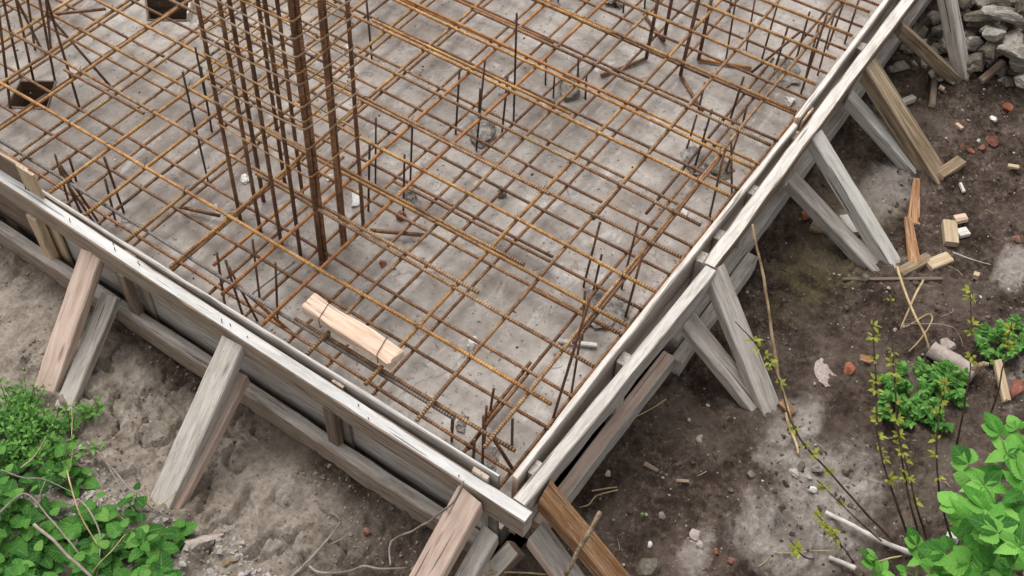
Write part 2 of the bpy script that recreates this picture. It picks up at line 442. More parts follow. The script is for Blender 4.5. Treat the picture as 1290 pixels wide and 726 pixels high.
def rock(name, loc, size, mat, rot=0., seed=1, sub=3, cuts=8, rough=.1, parent=None, tilt=(0, 0)):
    V, Fc = rock_geo(*size, seed, sub, cuts, rough)
    M = Matrix.Translation(Vector(loc)) @ Matrix.Rotation(rot, 4, 'Z') @ Matrix.Rotation(tilt[0], 4, 'X') @ Matrix.Rotation(tilt[1], 4, 'Y')
    return link(name, V, Fc, mat, parent, M)

ORD = ['zeroth', 'first', 'second', 'third', 'fourth', 'fifth', 'sixth', 'seventh', 'eighth', 'ninth', 'tenth', 'eleventh', 'twelfth', 'thirteenth', 'fourteenth', 'fifteenth', 'sixteenth', 'seventeenth', 'eighteenth', 'nineteenth', 'twentieth', 'twenty-first', 'twenty-second', 'twenty-third', 'twenty-fourth', 'twenty-fifth', 'twenty-sixth', 'twenty-seventh', 'twenty-eighth', 'twenty-ninth', 'thirtieth']

# ------------------------------------------------------------------ ground sheet
ZG = -.07
def axis_coords(lo, hi, step, far):
    a = np.arange(lo, hi+step/2, step)
    left, right = [], []
    d, p = step, lo
    while p > -far: d *= 1.25; p -= d; left.append(p)
    d, p = step, hi
    while p < far: d *= 1.25; p += d; right.append(p)
    return np.concatenate([np.array(left[::-1]), a, np.array(right)])
def vnoise(x, y, seed):
    xi = np.floor(x).astype(np.int64); yi = np.floor(y).astype(np.int64)
    fx = x-xi; fy = y-yi
    fx = fx*fx*(3-2*fx); fy = fy*fy*(3-2*fy)
    def h(a, b):
        n = (a*374761393 + b*668265263 + seed*1442695041) & 0x7fffffff
        n = ((n ^ (n >> 13))*1274126177) & 0x7fffffff
        return ((n ^ (n >> 16)) & 0xffff)/65535.
    return (h(xi, yi)*(1-fx)+h(xi+1, yi)*fx)*(1-fy)+(h(xi, yi+1)*(1-fx)+h(xi+1, yi+1)*fx)*fy - .5
def sstep(a, b, x):
    t = np.clip((x-a)/(b-a), 0, 1); return t*t*(3-2*t)
def ground_z(x, y):
    x = np.asarray(x, float); y = np.asarray(y, float)
    wx = x+.05*vnoise(x*6, y*6, 5); wy = y+.05*vnoise(x*6, y*6, 6)
    n1 = vnoise(wx*3.2, wy*3.2, 1); n2 = vnoise(wx*9, wy*9, 2); n3 = vnoise(wx*24, wy*24, 3); n4 = vnoise(wx*60, wy*60, 4); n5 = vnoise(wx*120, wy*120, 8)
    rid = .5-np.abs(vnoise(wx*13, wy*13, 7))*2
    clay = sstep(1.27, 1.17, x)*sstep(1.0, 1.3, y)
    crumb = sstep(-.05, .18, vnoise(wx*4.3+7, wy*4.3, 11)+.35*n2)
    n6 = vnoise(wx*36, wy*36, 12); n7 = vnoise(wx*17+3, wy*17, 13)
    zc = .030*n1+.022*n2+.010*n3+.003*n4 + (.25+crumb)*(.024*np.abs(n7)+.027*np.abs(n6)+.034*np.abs(n4)+.010*n5-.022) - .030*sstep(.30, .5, rid)*(.3+crumb)
    zs = .036*n1+.026*n2+.014*n3+.036*np.abs(n6)+.026*np.abs(n4)+.010*n5-.012
    z = ZG + clay*zc + (1-clay)*zs
    # bank of gravel and rubble under the weeds in the near left corner
    bank = sstep(.84, .70, x+.05*n2+.04*n1-.07*sstep(1.75, 1.5, y))*sstep(1.1, 1.3, y)
    z = z + bank*(.05+.03*n2+.012*n4)
    # the heap behind the far right braces
    z = z + .16*sstep(.75, 0., np.hypot((x-5.1)/1.2, (y-.35)/.75))
    # under the slab the ground is dug out
    under = sstep(1.30, 1.36, x)*sstep(.80, .86, y)
    return z - under*.5
FEET = [at(*p_, ZG) for p_ in ((974, 519), (958, 514), (1133, 338), (1108, 339), (1187, 222), (1160, 217), (1221, 97), (55, 492), (84, 499), (198, 640), (216, 640))]
_gz0 = ground_z
def ground_z(x, y):
    x = np.asarray(x, float); y = np.asarray(y, float); z = _gz0(x, y)
    for f_ in FEET:
        r2 = ((x-f_.x)**2+(y-f_.y)**2)/.055**2
        z = z + .006*np.exp(-r2)*(1+1.2*vnoise(x*40, y*40, 21))
    return z
def gz(x, y): return float(ground_z(np.array([x]), np.array([y]))[0])

xs = axis_coords(.3, 5.4, .0095, 260.); ys = axis_coords(-.8, 3.3, .0095, 260.)
GX, GY = np.meshgrid(xs, ys, indexing='ij')
GZ = ground_z(GX, GY)
nx, ny = GX.shape
me = bpy.data.meshes.new('ground')
me.vertices.add(nx*ny)
me.vertices.foreach_set('co', np.stack([GX, GY, GZ], -1).astype(np.float32).ravel())
ii = (np.arange(nx-1)[:, None]*ny+np.arange(ny-1)[None]).ravel()
quads = np.stack([ii, ii+ny, ii+ny+1, ii+1], -1).astype(np.int32)
me.loops.add(quads.size); me.loops.foreach_set('vertex_index', quads.ravel())
me.polygons.add(len(quads))
me.polygons.foreach_set('loop_start', np.arange(0, quads.size, 4, dtype=np.int32))
me.polygons.foreach_set('loop_total', np.full(len(quads), 4, dtype=np.int32))
me.update(calc_edges=True); me.validate()
me.polygons.foreach_set('use_smooth', [True]*len(quads))
me.materials.append(M_GROUND)
g = bpy.data.objects.new('ground', me); COL.objects.link(g)
tag(g, 'bare building site ground, sandy clay left and dark soil right', kind='structure')

# ------------------------------------------------------------------ blinding slab with two post pockets
H1 = [(1.876, 3.764), (1.966, 3.642), (1.825, 3.533), (1.731, 3.679)]
H2 = [(2.596, 3.764), (2.721, 3.597), (2.597, 3.494), (2.495, 3.642)]
outer = [(1.345, .868), (3.3, .868), (8.5, .975), (8.5, 7.5), (1.345, 7.5)]
loops = [[Vector((*p, 0)) for p in L] for L in (outer, H1, H2)]
flat = [p for L in loops for p in L]
tri = tessellate_polygon(loops)
V = list(flat); Fc = [tuple(t) for t in tri]
Fc = [f if (flat[f[1]]-flat[f[0]]).cross(flat[f[2]]-flat[f[0]]).z > 0 else f[::-1] for f in Fc]
base = len(V); V += [p+Vector((0, 0, -.12)) for p in flat]
off = 0
for L in loops:
    m = len(L)
    for i in range(m):
        a, b = off+i, off+(i+1) % m
        Fc.append((a, b, b+base, a+base))
    off += m
sl = link('concrete_slab', V, Fc, M_CONC)
tag(sl, 'rough grey blinding concrete floor under the steel mesh', kind='structure')

for Hh, lab in ((H1, 'dark wooden pocket box sunk in the slab at the left edge'), (H2, 'dark wooden pocket box with pale rim, sunk in the slab near the tall column cage')):
    e = tag(empty('pocket_box', (sum(p[0] for p in Hh)/4, sum(p[1] for p in Hh)/4, -.3)), lab, 'formwork box', 'pocket boxes in the slab')
    c = Vector((sum(p[0] for p in Hh)/4, sum(p[1] for p in Hh)/4, 0))
    for i in range(4):
        a = Vector((*Hh[i], 0)); b = Vector((*Hh[(i+1) % 4], 0))
        a = c+(a-c)*.985; b = c+(b-c)*.985
        inw = (c-(a+b)/2).normalized()
        a1 = a+inw*.005; b1 = b+inw*.005
        board('side_board', a1+Vector((0, 0, -.16)), b1+Vector((0, 0, -.16)), .33, .009, inw, [W_BROWN, W_BROWN, W_GREY], parent=e)
    if Hh is H2:
        a = Vector((*H2[1], 0)); b = Vector((*H2[2], 0)); o_ = (a+b)/2-c; o_ = Vector((o_.x, o_.y, 0)).normalized()*.010
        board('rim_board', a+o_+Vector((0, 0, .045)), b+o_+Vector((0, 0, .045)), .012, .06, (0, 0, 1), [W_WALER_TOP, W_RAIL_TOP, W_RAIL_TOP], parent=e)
    vs = [Vector((*p, -.32)) for p in Hh]
    link('bottom_board', vs, [(3, 2, 1, 0)], W_BROWN, e)

# ------------------------------------------------------------------ the two formwork sides
fa = tag(empty('formwork_side', (1.30, 2.5, -.07)), 'muddy timber formwork side with pale top rail along the left edge of the slab', 'formwork', 'formwork sides round the slab')
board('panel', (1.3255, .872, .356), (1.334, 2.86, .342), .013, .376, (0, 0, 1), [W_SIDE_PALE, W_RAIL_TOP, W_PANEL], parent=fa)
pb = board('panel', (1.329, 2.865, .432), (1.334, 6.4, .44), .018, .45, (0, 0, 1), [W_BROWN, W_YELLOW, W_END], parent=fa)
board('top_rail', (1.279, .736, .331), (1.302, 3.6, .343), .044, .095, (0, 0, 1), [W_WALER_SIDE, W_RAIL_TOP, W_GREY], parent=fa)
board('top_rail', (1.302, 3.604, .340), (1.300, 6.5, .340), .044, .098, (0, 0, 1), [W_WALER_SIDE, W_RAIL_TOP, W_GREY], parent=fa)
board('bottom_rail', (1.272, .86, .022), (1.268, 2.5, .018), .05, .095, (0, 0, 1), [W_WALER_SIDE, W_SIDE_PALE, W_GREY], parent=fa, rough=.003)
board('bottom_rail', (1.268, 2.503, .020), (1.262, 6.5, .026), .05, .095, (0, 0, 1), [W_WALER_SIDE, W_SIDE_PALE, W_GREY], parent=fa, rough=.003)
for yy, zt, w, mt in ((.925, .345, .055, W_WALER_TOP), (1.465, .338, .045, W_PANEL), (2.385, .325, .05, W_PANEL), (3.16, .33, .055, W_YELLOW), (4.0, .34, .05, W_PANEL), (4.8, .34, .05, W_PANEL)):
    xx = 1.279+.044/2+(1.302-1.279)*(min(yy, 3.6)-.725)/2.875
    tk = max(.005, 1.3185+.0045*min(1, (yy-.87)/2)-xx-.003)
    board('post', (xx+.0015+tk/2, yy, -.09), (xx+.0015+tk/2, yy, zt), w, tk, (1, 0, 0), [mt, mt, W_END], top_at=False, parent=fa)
# the fresh tall lath rising above the rail on the far left
board('post', (1.3135, 2.85, -.06), (1.3135, 2.85, .452), .092, .010, (1, 0, 0), [W_YELLOW, W_YELLOW, W_END], top_at=False, parent=fa)
board('post', (1.284, 2.87, -.075), (1.284, 2.87, .236), .05, .034, (1, 0, 0), [W_YELLOW, W_YELLOW, W_END], top_at=False, parent=fa)
board('post', (1.284, 2.42, -.075), (1.284, 2.42, .236), .045, .030, (1, 0, 0), [W_BROWN, W_BROWN, W_END], top_at=False, parent=fa)
board('post', (1.284, 1.49, -.075), (1.284, 1.49, .236), .045, .030, (1, 0, 0), [W_BROWN, W_BROWN, W_END], top_at=False, parent=fa)

for yy in (1.0, 1.34, 1.82, 1.9, 2.3, 2.44, 2.62, 2.9, 3.05):
    xr = 1.279+(1.302-1.279)*(yy-.725)/2.875
    zr = .331+.012*(yy-.725)/2.875
    for k in range(rng.randint(1, 2)):
        yk = yy+rng.uniform(-.03, .03); xk = xr+rng.uniform(-.014, .014)
        V, Fc = tube_geo([Vector((0, 0, -.006)), Vector((rng.uniform(-.003, .003), rng.uniform(-.003, .003), rng.uniform(.004, .018)))], .0017, 5)
        link('nail', V, Fc, M_WIRE, fa, Matrix.Translation(Vector((xk, yk, zr))))
fb = tag(empty('formwork_side', (2.5, .80, -.07)), 'pale timber formwork side with whitish double rails along the right edge of the slab', 'formwork', 'formwork sides round the slab')
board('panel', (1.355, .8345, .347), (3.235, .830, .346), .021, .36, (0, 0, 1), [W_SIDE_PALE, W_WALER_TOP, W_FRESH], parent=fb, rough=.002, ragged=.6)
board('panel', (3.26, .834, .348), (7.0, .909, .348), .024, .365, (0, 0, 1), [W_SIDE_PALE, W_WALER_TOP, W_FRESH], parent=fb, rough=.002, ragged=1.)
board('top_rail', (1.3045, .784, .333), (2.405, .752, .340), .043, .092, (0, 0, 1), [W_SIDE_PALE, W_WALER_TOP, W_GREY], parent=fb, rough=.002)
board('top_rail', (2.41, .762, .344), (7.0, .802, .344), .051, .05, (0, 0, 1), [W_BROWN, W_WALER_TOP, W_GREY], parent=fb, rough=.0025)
board('bottom_rail', (1.42, .778, .020), (2.235, .766, .024), .048, .09, (0, 0, 1), [W_SIDE_PALE, W_PINK, W_YELLOW], parent=fb, rough=.002)
board('bottom_rail', (2.245, .738, -.004), (2.85, .741, .0), .046, .09, (0, 0, 1), [W_GREY, W_GREY, W_GREY], parent=fb, rough=.002)
board('bottom_rail', (2.30, .790, .028), (7.0, .832, .03), .05, .09, (0, 0, 1), [W_GREY, W_GREY, W_GREY], parent=fb, rough=.002)
for xx in (1.43, 1.93, 2.45, 2.585, 2.84, 3.21, 3.86, 4.4):
    yi = (.784-.0291*(xx-1.3045)+.0215) if xx < 2.405 else (.762+.0087*(xx-2.41)+.0255)
    yo = (.8345-.0024*(xx-1.355)-.0105) if xx < 3.24 else (.834+.02*(xx-3.26)-.012)
    tk = yo-yi-.003
    board('post', (xx, (yi+yo)/2, -.09), (xx, (yi+yo)/2, .318+.010*math.sin(xx*9)), .05, tk, (0, 1, 0), [W_SIDE_PALE, W_SIDE_PALE, W_SIDE_PALE], top_at=False, parent=fb)
# splintered loose ply at the far joint
board('post', (3.33, .814, -.05), (3.30, .812, .362), .09, .010, (0, 1, 0), [W_YELLOW, W_YELLOW, W_FRESH], top_at=False, parent=fb, ragged=1.)

# ------------------------------------------------------------------ raking braces
def brace(p0, p1, w, t, mats, label, cut=.85, hint=(0, 0, 1), taper=0., **k):
    d = p1-p0; h = math.hypot(d.x, d.y)
    o = board('timber_brace', p0, p1, w, t, hint, mats, cut0=cut*t*min(1.6, abs(d.z)/h), taper=taper, **k)
    return tag(o, label, 'brace', 'raking braces holding the formwork')
WB = lambda m, e=None, top=None: [m, top or m, e or W_END]
def deep(p, q, d=.045):         # push the foot a little into the soil
    v = (q-p).normalized(); return q+v*d
b = [(at(902, 338, .738, 1), at(974, 519, ZG), .082, .046, W_GREY, 'wide grey brace plank from the joint of the right top rail down to the soil'),
     (at(868, 402, .745, 1), at(958, 514, ZG), .080, .040, W_SIDE_PALE, 'shorter grey brace plank beneath the wide plank at the right rail joint'),
     (at(1029, 168, .745, 1), at(1133, 338, ZG), .070, .055, W_GREYBLUE, 'straight pale grey brace timber in the middle of the right formwork side'),
     (at(998, 222, .762, 1), at(1108, 339, ZG), .070, .050, W_GREY, 'low grey brace timber meeting the foot of the straight pale brace'),
     (at(1097, 78, .750, 1), at(1187, 222, ZG), .098, .062, W_OLD, 'old split brown brace timber with rough grain at the far right'),
     (at(1072, 118, .768, 1), at(1160, 217, ZG), .064, .05, W_GREYBLUE, 'smooth grey brace timber beneath the old split brown brace'),
     (at(1188, -75, .76, 1), at(1221, 97, ZG+.03), .075, .06, W_GREY, 'grey brace standing steeply in front of the rubble heap'),
     (Vector((4.12, .752, .315)), at(1212, 97, ZG+.02), .066, .055, W_OLD, 'brown brace leaning beside the steep grey one at the rubble heap')]
for p, q, w, t, m, lab in b:
    brace(p, deep(p, q), w, t, WB(m), lab)
p, q = at(687, 616, .75, 1), at(792, 742, -.05)
brace(p, q, .078, .045, WB(W_ORANGE), 'orange brown rough brace plank at the corner of the two formwork sides')
p, q = at(676, 663, .17), at(748, 765, -.09)
brace(p+Vector((0, 0, -.02)), q, .085, .04, WB(W_PINK, top=W_SIDE_PALE), 'grey pink plank under the corner, partly below the orange brace plank')
a = [(at(114.5, 318, 1.272, 0), at(55, 492, ZG), .088, .042, W_PINK, 'wide pinkish brace plank on the left formwork side, leftmost upper plank'),
     (at(137, 371, 1.243, 0), at(84, 499, ZG), .066, .042, W_GREY, 'grey lower brace timber beside the wide pinkish plank on the left side'),
     (at(292, 429, 1.262, 0), at(198, 640, ZG), .088, .045, W_GREY, 'wide grey brace plank at the middle of the left formwork side'),
     (at(304, 470, 1.243, 0), at(216, 640, ZG), .050, .042, W_PINK, 'narrow reddish timber under the wide grey brace plank on the left side'),
     (at(592, 622, 1.255, 0), at(505, 780, ZG), .094, .045, W_PINK, 'wide pinkish brace plank nearest the camera with a knot and a hanging root'),
     (at(618, 668, 1.243, 0), at(548, 790, ZG), .06, .045, W_GREY, 'grey timber under the nearest pinkish brace plank by the corner')]
for p, q, w, t, m, lab in a:
    brace(p, deep(p, q), w, t, WB(m), lab)
st = board('timber_stub', (1.20, .835, -.075), (1.31, .80, .01), .06, .05, (0, 0, 1), [W_BROWN, W_GREY, W_BROWN])
tag(st, 'short dark timber stub under the corner of the formwork rails', 'timber')

# ------------------------------------------------------------------ the steel mesh
def bars(spec, z, axis, layer, mats, r=.0071):
    n = 0
    for s in spec:
        c0, c1, lo, hi, m = s[:5]
        zz = s[5] if len(s) > 5 else z
        rad = s[6] if len(s) > 6 else r
        n += 1
        if axis == 0 and lo < .88 and c0 > 3.3: lo += (c0-3.3)*.021
        if axis == 0: p, q = (c0, lo, zz), (c1, hi, zz)
        else: p, q = (lo, c0, zz), (hi, c1, zz)
        o = rod('rebar', [p, q], rad, mats[m], sag=.006)
        tone = {'o': 'ochre', 'r': 'orange', 'b': 'brown', 'p': 'dull brown', 'd': 'dark', 'g': 'grey ribbed'}[m]
        side = 'left' if axis == 0 else 'right'
        lay = 'upper' if layer else 'lower'
        tag(o, f'{tone} bar of the {lay} mesh, {ORD[n]} from the {side} formwork, lying parallel to it', 'reinforcing bar', f'{lay} mesh bars lying parallel to the {side} formwork')
RM = dict(o=R_OCHRE, r=R_ORANGE, b=R_BROWN, p=R_PALE, d=R_DARK, g=R_GREY)
FY, FX = 5.3, 5.6
AU = [(1.448, 1.441, 1.125, FY, 'g', .274, .0068), (1.464, 1.456, .905, 1.78, 'p', .276), (1.650, 1.637, .90, FY, 'o'),
      (1.850, 1.858, .868, 2.32, 'p'), (1.876, 1.866, 1.34, FY, 'p'), (2.050, 2.046, .868, FY, 'o'), (2.232, 2.220, .862, FY, 'o'),
      (2.410, 2.404, .866, FY, 'p'), (2.591, 2.603, .885, FY, 'p'), (2.780, 2.790, .864, FY, 'o'), (2.960, 2.982, .864, FY, 'o'),
      (3.106, 3.112, .866, 2.25, 'p'), (3.340, 3.350, .866, FY, 'o'), (3.537, 3.55, .868, FY, 'o'), (3.730, 3.735, .866, FY, 'o'),
      (3.916, 3.925, .868, FY, 'o'), (4.11, 4.12, .868, FY, 'o'), (4.30, 4.31, .868, FY, 'b'), (4.49, 4.50, .868, FY, 'o'), (4.69, 4.70, .868, FY, 'b'), (4.88, 4.9, .868, FY, 'o')]
bars(AU, .3065, 0, 1, RM)
AL = [(1.500, 1.53, .87, FY, 'b'), (1.705, 1.684, .868, FY, 'b'), (1.856, 1.870, .868, FY, 'b'), (2.178, 2.140, .868, FY, 'p'), (2.335, 2.29, 1.33, FY, 'b'),
      (2.322, 2.300, .868, 2.05, 'b'), (2.524, 2.495, .868, FY, 'b'), (2.689, 2.694, .868, FY, 'b'), (2.855, 2.850, .868, FY, 'p'), (3.067, 3.04, .868, FY, 'b'),
      (3.246, 3.24, .868, FY, 'o'), (3.41, 3.39, .868, FY, 'b'), (3.60, 3.60, .868, FY, 'b'), (3.725, 3.75, .868, FY, 'b'), (3.93, 3.945, .868, FY, 'b'), (4.13, 4.13, .868, FY, 'b'), (4.33, 4.34, .868, FY, 'b'), (4.53, 4.53, .868, FY, 'b'), (4.73, 4.73, .868, FY, 'b')]
bars(AL, .0655, 0, 0, RM, .0066)
BU = [(.983, 1.034, 1.41, FX, 'p'), (1.207, 1.268, 1.365, FX, 'p'), (1.418, 1.470, 1.38, FX, 'o'), (1.645, 1.664, 1.36, FX, 'p'), (1.840, 1.856, 1.36, FX, 'r'), (2.034, 2.042, 1.385, FX, 'r'),
      (2.254, 2.298, 1.368, FX, 'o'), (2.466, 2.484, 1.36, FX, 'o'), (2.670, 2.685, 1.36, FX, 'o'), (2.858, 2.876, 1.365, FX, 'o'), (3.063, 3.084, 1.36, FX, 'p'), (3.262, 3.280, 1.36, FX, 'o'),
      (3.467, 3.482, 1.36, FX, 'o'), (3.668, 3.674, 1.36, FX, 'o'), (3.87, 3.87, 1.36, FX, 'p'), (4.07, 4.07, 1.36, FX, 'o'), (4.27, 4.27, 1.36, FX, 'o'), (4.47, 4.48, 1.36, FX, 'o'), (4.67, 4.68, 1.36, FX, 'b'), (4.87, 4.88, 1.36, FX, 'o')]
bars(BU, .2920, 1, 1, RM)
BL = [(.945, .925, 1.36, FX, 'b'), (1.108, 1.150, 1.36, FX, 'b'), (1.490, 1.512, 1.36, FX, 'b'), (1.692, 1.680, 1.36, FX, 'b'), (1.870, 1.866, 1.36, FX, 'b'), (2.068, 2.062, 1.36, FX, 'b'),
      (2.246, 2.26, 1.36, FX, 'b'), (2.328, 2.31, 1.58, 2.3, 'r'), (2.43, 2.436, 1.36, FX, 'b'), (2.632, 2.66, 1.36, FX, 'p'), (2.822, 2.82, 1.36, FX, 'b'), (2.998, 2.99, 1.36, FX, 'p'),
      (3.190, 3.175, 1.36, FX, 'p'), (3.370, 3.352, 1.36, FX, 'p'), (3.55, 3.55, 1.36, FX, 'b'), (3.73, 3.735, 1.36, FX, 'p'), (3.93, 3.93, 1.36, FX, 'p'), (4.13, 4.13, 1.36, FX, 'p'), (4.33, 4.33, 1.36, FX, 'p')]
bars(BL, .0515, 1, 0, RM, .0066)
laps = [((1.846, 2.88), (1.842, 3.32), 'b', 'short brown lap bar beside the fifth upper bar, near the left edge'),
        ((2.066, 1.285), (2.060, 2.45), 'p', 'dull lap bar beside the sixth upper bar, ending at a pale wire tie'),
        ((2.399, 1.40), (2.392, 2.5), 'p', 'dull lap bar tied beside the eighth upper bar near the slab centre'),
        ((2.806, 1.57), (2.806, 2.55), 'o', 'ochre lap bar tied beside the tenth upper bar near the slab centre'),
        ((2.994, 1.34), (3.002, 2.65), 'r', 'orange lap bar tied beside the eleventh upper bar'),
        ((3.128, 1.86), (3.118, 3.3), 'r', 'bright orange lap bar ending beside the grey bar in the far half'),
        ((3.326, 1.70), (3.332, 2.9), 'o', 'ochre lap bar tied beside the thirteenth upper bar in the far half'),
        ((2.166, .95), (2.156, 1.3), 'b', 'short brown lap bar end near the right formwork')]
blaps = [((2.75, 1.165, .0515), (3.9, 1.180, .0515), 'd', 'dark lap bar of the lower mesh near the right formwork, far half'),
         ((2.40, 1.215, .291), (3.25, 1.230, .291), 'b', 'brown lap bar beside the second upper bar from the right formwork'),
         ((1.62, 1.128, .0515), (1.90, 1.134, .0515), 'b', 'short brown lap bar on the slab near the white plastic strip'),
         ((1.9, .975, .291), (3.0, .995, .291), 'b', 'brown lap bar beside the first upper bar along the right formwork')]
for p, q, m, lab in blaps:
    tag(rod('rebar', [p, q], .0068, RM[m], sag=.003), lab, 'reinforcing bar', 'lap bars tied beside mesh bars along the right formwork')
for i, (p, q, m, lab) in enumerate(laps):
    z = .3065 if i < 7 else .079
    tag(rod('rebar', [(*p, z), (*q, z)], .0068, RM[m], sag=.003), lab, 'reinforcing bar', 'lap bars tied beside upper mesh bars')
tw_mesh = None
for o in [x for x in S.objects if x.get('group') == 'upper mesh bars lying parallel to the left formwork']:
    me_ = o.data
    a = o.matrix_world @ Vector((0, 0, 0)); n_ = 0
    ends = [o.matrix_world @ v.co for v in me_.vertices]
    y0, y1 = min(v.y for v in ends), max(v.y for v in ends)
    xa = a.x
    for b_ in BU:
        yb = b_[0]+(b_[1]-b_[0])*(xa-b_[2])/(b_[3]-b_[2])
        if not (y0+.01 < yb < min(y1, 4.2)) or a.z < .29 or rng.random() < .25: continue
        zt = .3065
        P = []
        for i in range(9):
            an = math.pi*(i/8)
            P.append(Vector((.0105*math.cos(an), .0105*math.cos(an)*.7, .0085*math.sin(an)-.001)))
        tail = [Vector((-.0105, -.0074, -.001)), Vector((-.016, -.006, .003)), Vector((-.021+rng.uniform(-.004, .004), rng.uniform(-.012, .006), rng.uniform(.002, .014)))]
        V, Fc = tube_geo(P[:-1]+tail, .0013, 4)
        M = Matrix.Translation(Vector((xa, yb, zt))) @ Matrix.Rotation(rng.choice((0, math.pi/2, math.pi))+rng.gauss(0, .3), 4, 'Z')
        link('tie_wire', V, Fc, M_WIRE, o, M, smooth=True); n_ += 1
# loose stray bars on the slab and between the layers
strays = [([(1.125, 1.125)], None)]
tag(rod('rebar', [at(571, 520, .262), at(569.5, 541, .16)], .006, R_DARK), 'short dark hook end hanging below the grey ribbed bar', 'reinforcing bar')
tag(rod('rebar', [at(466, 290, .03), at(538, 297, .03)], .0085, R_BROWN), 'short thick rusty offcut lying on the slab near the white paper scrap', 'reinforcing bar')
tag(rod('rebar', [at(227, 261, .03), at(277, 272, .03)], .0075, R_BROWN), 'brown steel offcut lying on the slab left of the tall column cage', 'reinforcing bar')
tag(rod('rebar', [at(68, 18, .30), at(133, 11.5, .318)], .007, R_BROWN), 'short brown bar lying across the mesh at the far left', 'reinforcing bar')
tag(rod('rebar', [at(62, 20, .285), at(141, 111, .02)], .006, R_DARK), 'dark bar sloping from the upper mesh down to the slab at the far left', 'reinforcing bar')
tag(rod('rebar', [at(298, 358, .26), at(372, 424, .03)], .0062, R_ORANGE), 'orange bar sloping down to the slab beside the left formwork rail', 'reinforcing bar')
tag(rod('rebar', [at(626, 517, .25), at(590, 566, .03)], .0065, R_BROWN), 'brown bar sloping down leftwards in the near corner of the slab', 'reinforcing bar')
tag(rod('rebar', [at(622, 553, .26), at(647, 593, .03)], .0065, R_BROWN), 'brown bar sloping down rightwards in the near corner of the slab', 'reinforcing bar')
tag(rod('rebar', [at(372, 330, .02), at(318, 370, .02)], .003, R_GREY), 'thin grey wire offcut lying on the slab below the tall cage', 'wire')
tag(rod('rebar', [at(1008, 40, .25), at(946, 92, .03)], .0062, R_DARK), 'dark bar sloping down to the slab at the far right', 'reinforcing bar')

# ------------------------------------------------------------------ tall column cage
LEAN = Vector((.54, -.84, 0))*.030
def lean(x, y, z): return Vector((x, y, z)) + LEAN*z
cage = tag(empty('column_cage', (1.96, 2.24, 0)), 'tall rusty column cage of thick bars and thin stirrups rising from the slab', 'rebar cage')
cx0, cx1, cy0, cy1 = 1.835, 2.088, 2.035, 2.443
vb = [(cx0, 2.443, 'd', .0078), (cx0, 2.338, 'b', .0078), (cx0, 2.232, 'd', .0078), (cx0, 2.135, 'd', .0078), (cx0+.012, 2.040, 'b', .0095), (cx0+.030, 2.034, 'b', .0095),
      (1.965, 2.036, 'b', .0095), (1.983, 2.040, 'd', .0078), (2.086, 2.036, 'd', .0078), (2.075, 2.337, 'd', .0078), (1.963, 2.441, 'd', .0085), (2.085, 2.440, 'd', .0078), (2.088, 2.14, 'd', .008)]
for x, y, m, r in vb:
    z0 = .0 if m != 'o' else .005
    rod('vertical_bar', [lean(x, y, z0), lean(x, y, 1.9)], r, RM[m], cage)
    if rng.random() < .8 and m != 'o':     # bent foot of the starter bar
        ang = rng.uniform(0, 6.28)
for k, z in enumerate((.498, .623, .685, .748, .812, .877, .940, 1.005, 1.070, 1.135, 1.2, 1.27, 1.34, 1.41, 1.48, 1.55, 1.62, 1.7)):
    rr = .016; P = []
    e = .013
    tz = lambda x, y: z + .012*(x-1.96)/.13*math.sin(k*2.3) + .010*(y-2.24)/.2*math.cos(k*1.7)
    for (qx, qy, a0) in ((cx1+e, cy1+e, 0), (cx0-e, cy1+e, 90), (cx0-e, cy0-e, 180), (cx1+e, cy0-e, 270)):
        ccx = qx - math.copysign(rr, qx-1.96); ccy = qy - math.copysign(rr, qy-2.24)
        for j in range(4):
            an = math.radians(a0+30*j)
            P.append(lean(ccx+rr*math.cos(an), ccy+rr*math.sin(an), tz(ccx, ccy)))
    P.append(P[0])
    V, Fc = tube_geo(P, .0034, 6, False)
    link('stirrup', V, Fc, R_WIRE if k % 3 else R_OCHRE, cage, smooth=True)

# second cage at the far left around the pocket
cg2 = tag(empty('column_cage', (1.95, 3.6, 0)), 'dark column cage of splayed bars standing at the far left pocket', 'rebar cage')
for f, tpx in (((13, 136), (0, 30)), ((26, 98), (4, 0)), ((43, 104), (16, -20)), ((44, 62), (32, -20)), ((69, 101), (46, -20)), ((64, 60), (57, -14)), ((100, 135), (58, -5)), ((52, 62), (21, 0))):
    p = at(*f, .0)
    best = min(((at(*tpx, z)-p).xy.length + .02*abs(z-.8), z) for z in (.5, .6, .7, .8, .9, 1.0, 1.1))
    q = at(*tpx, best[1])
    q = p + (q-p)*1.35
    rod('vertical_bar', [p, q], .0056, R_DARK, cg2)
for z in (.62, .80, .98):
    P = [Vector((1.95+.19*math.cos(a), 3.68+.17*math.sin(a), z)) for a in (i*2*math.pi/24 for i in range(25))]

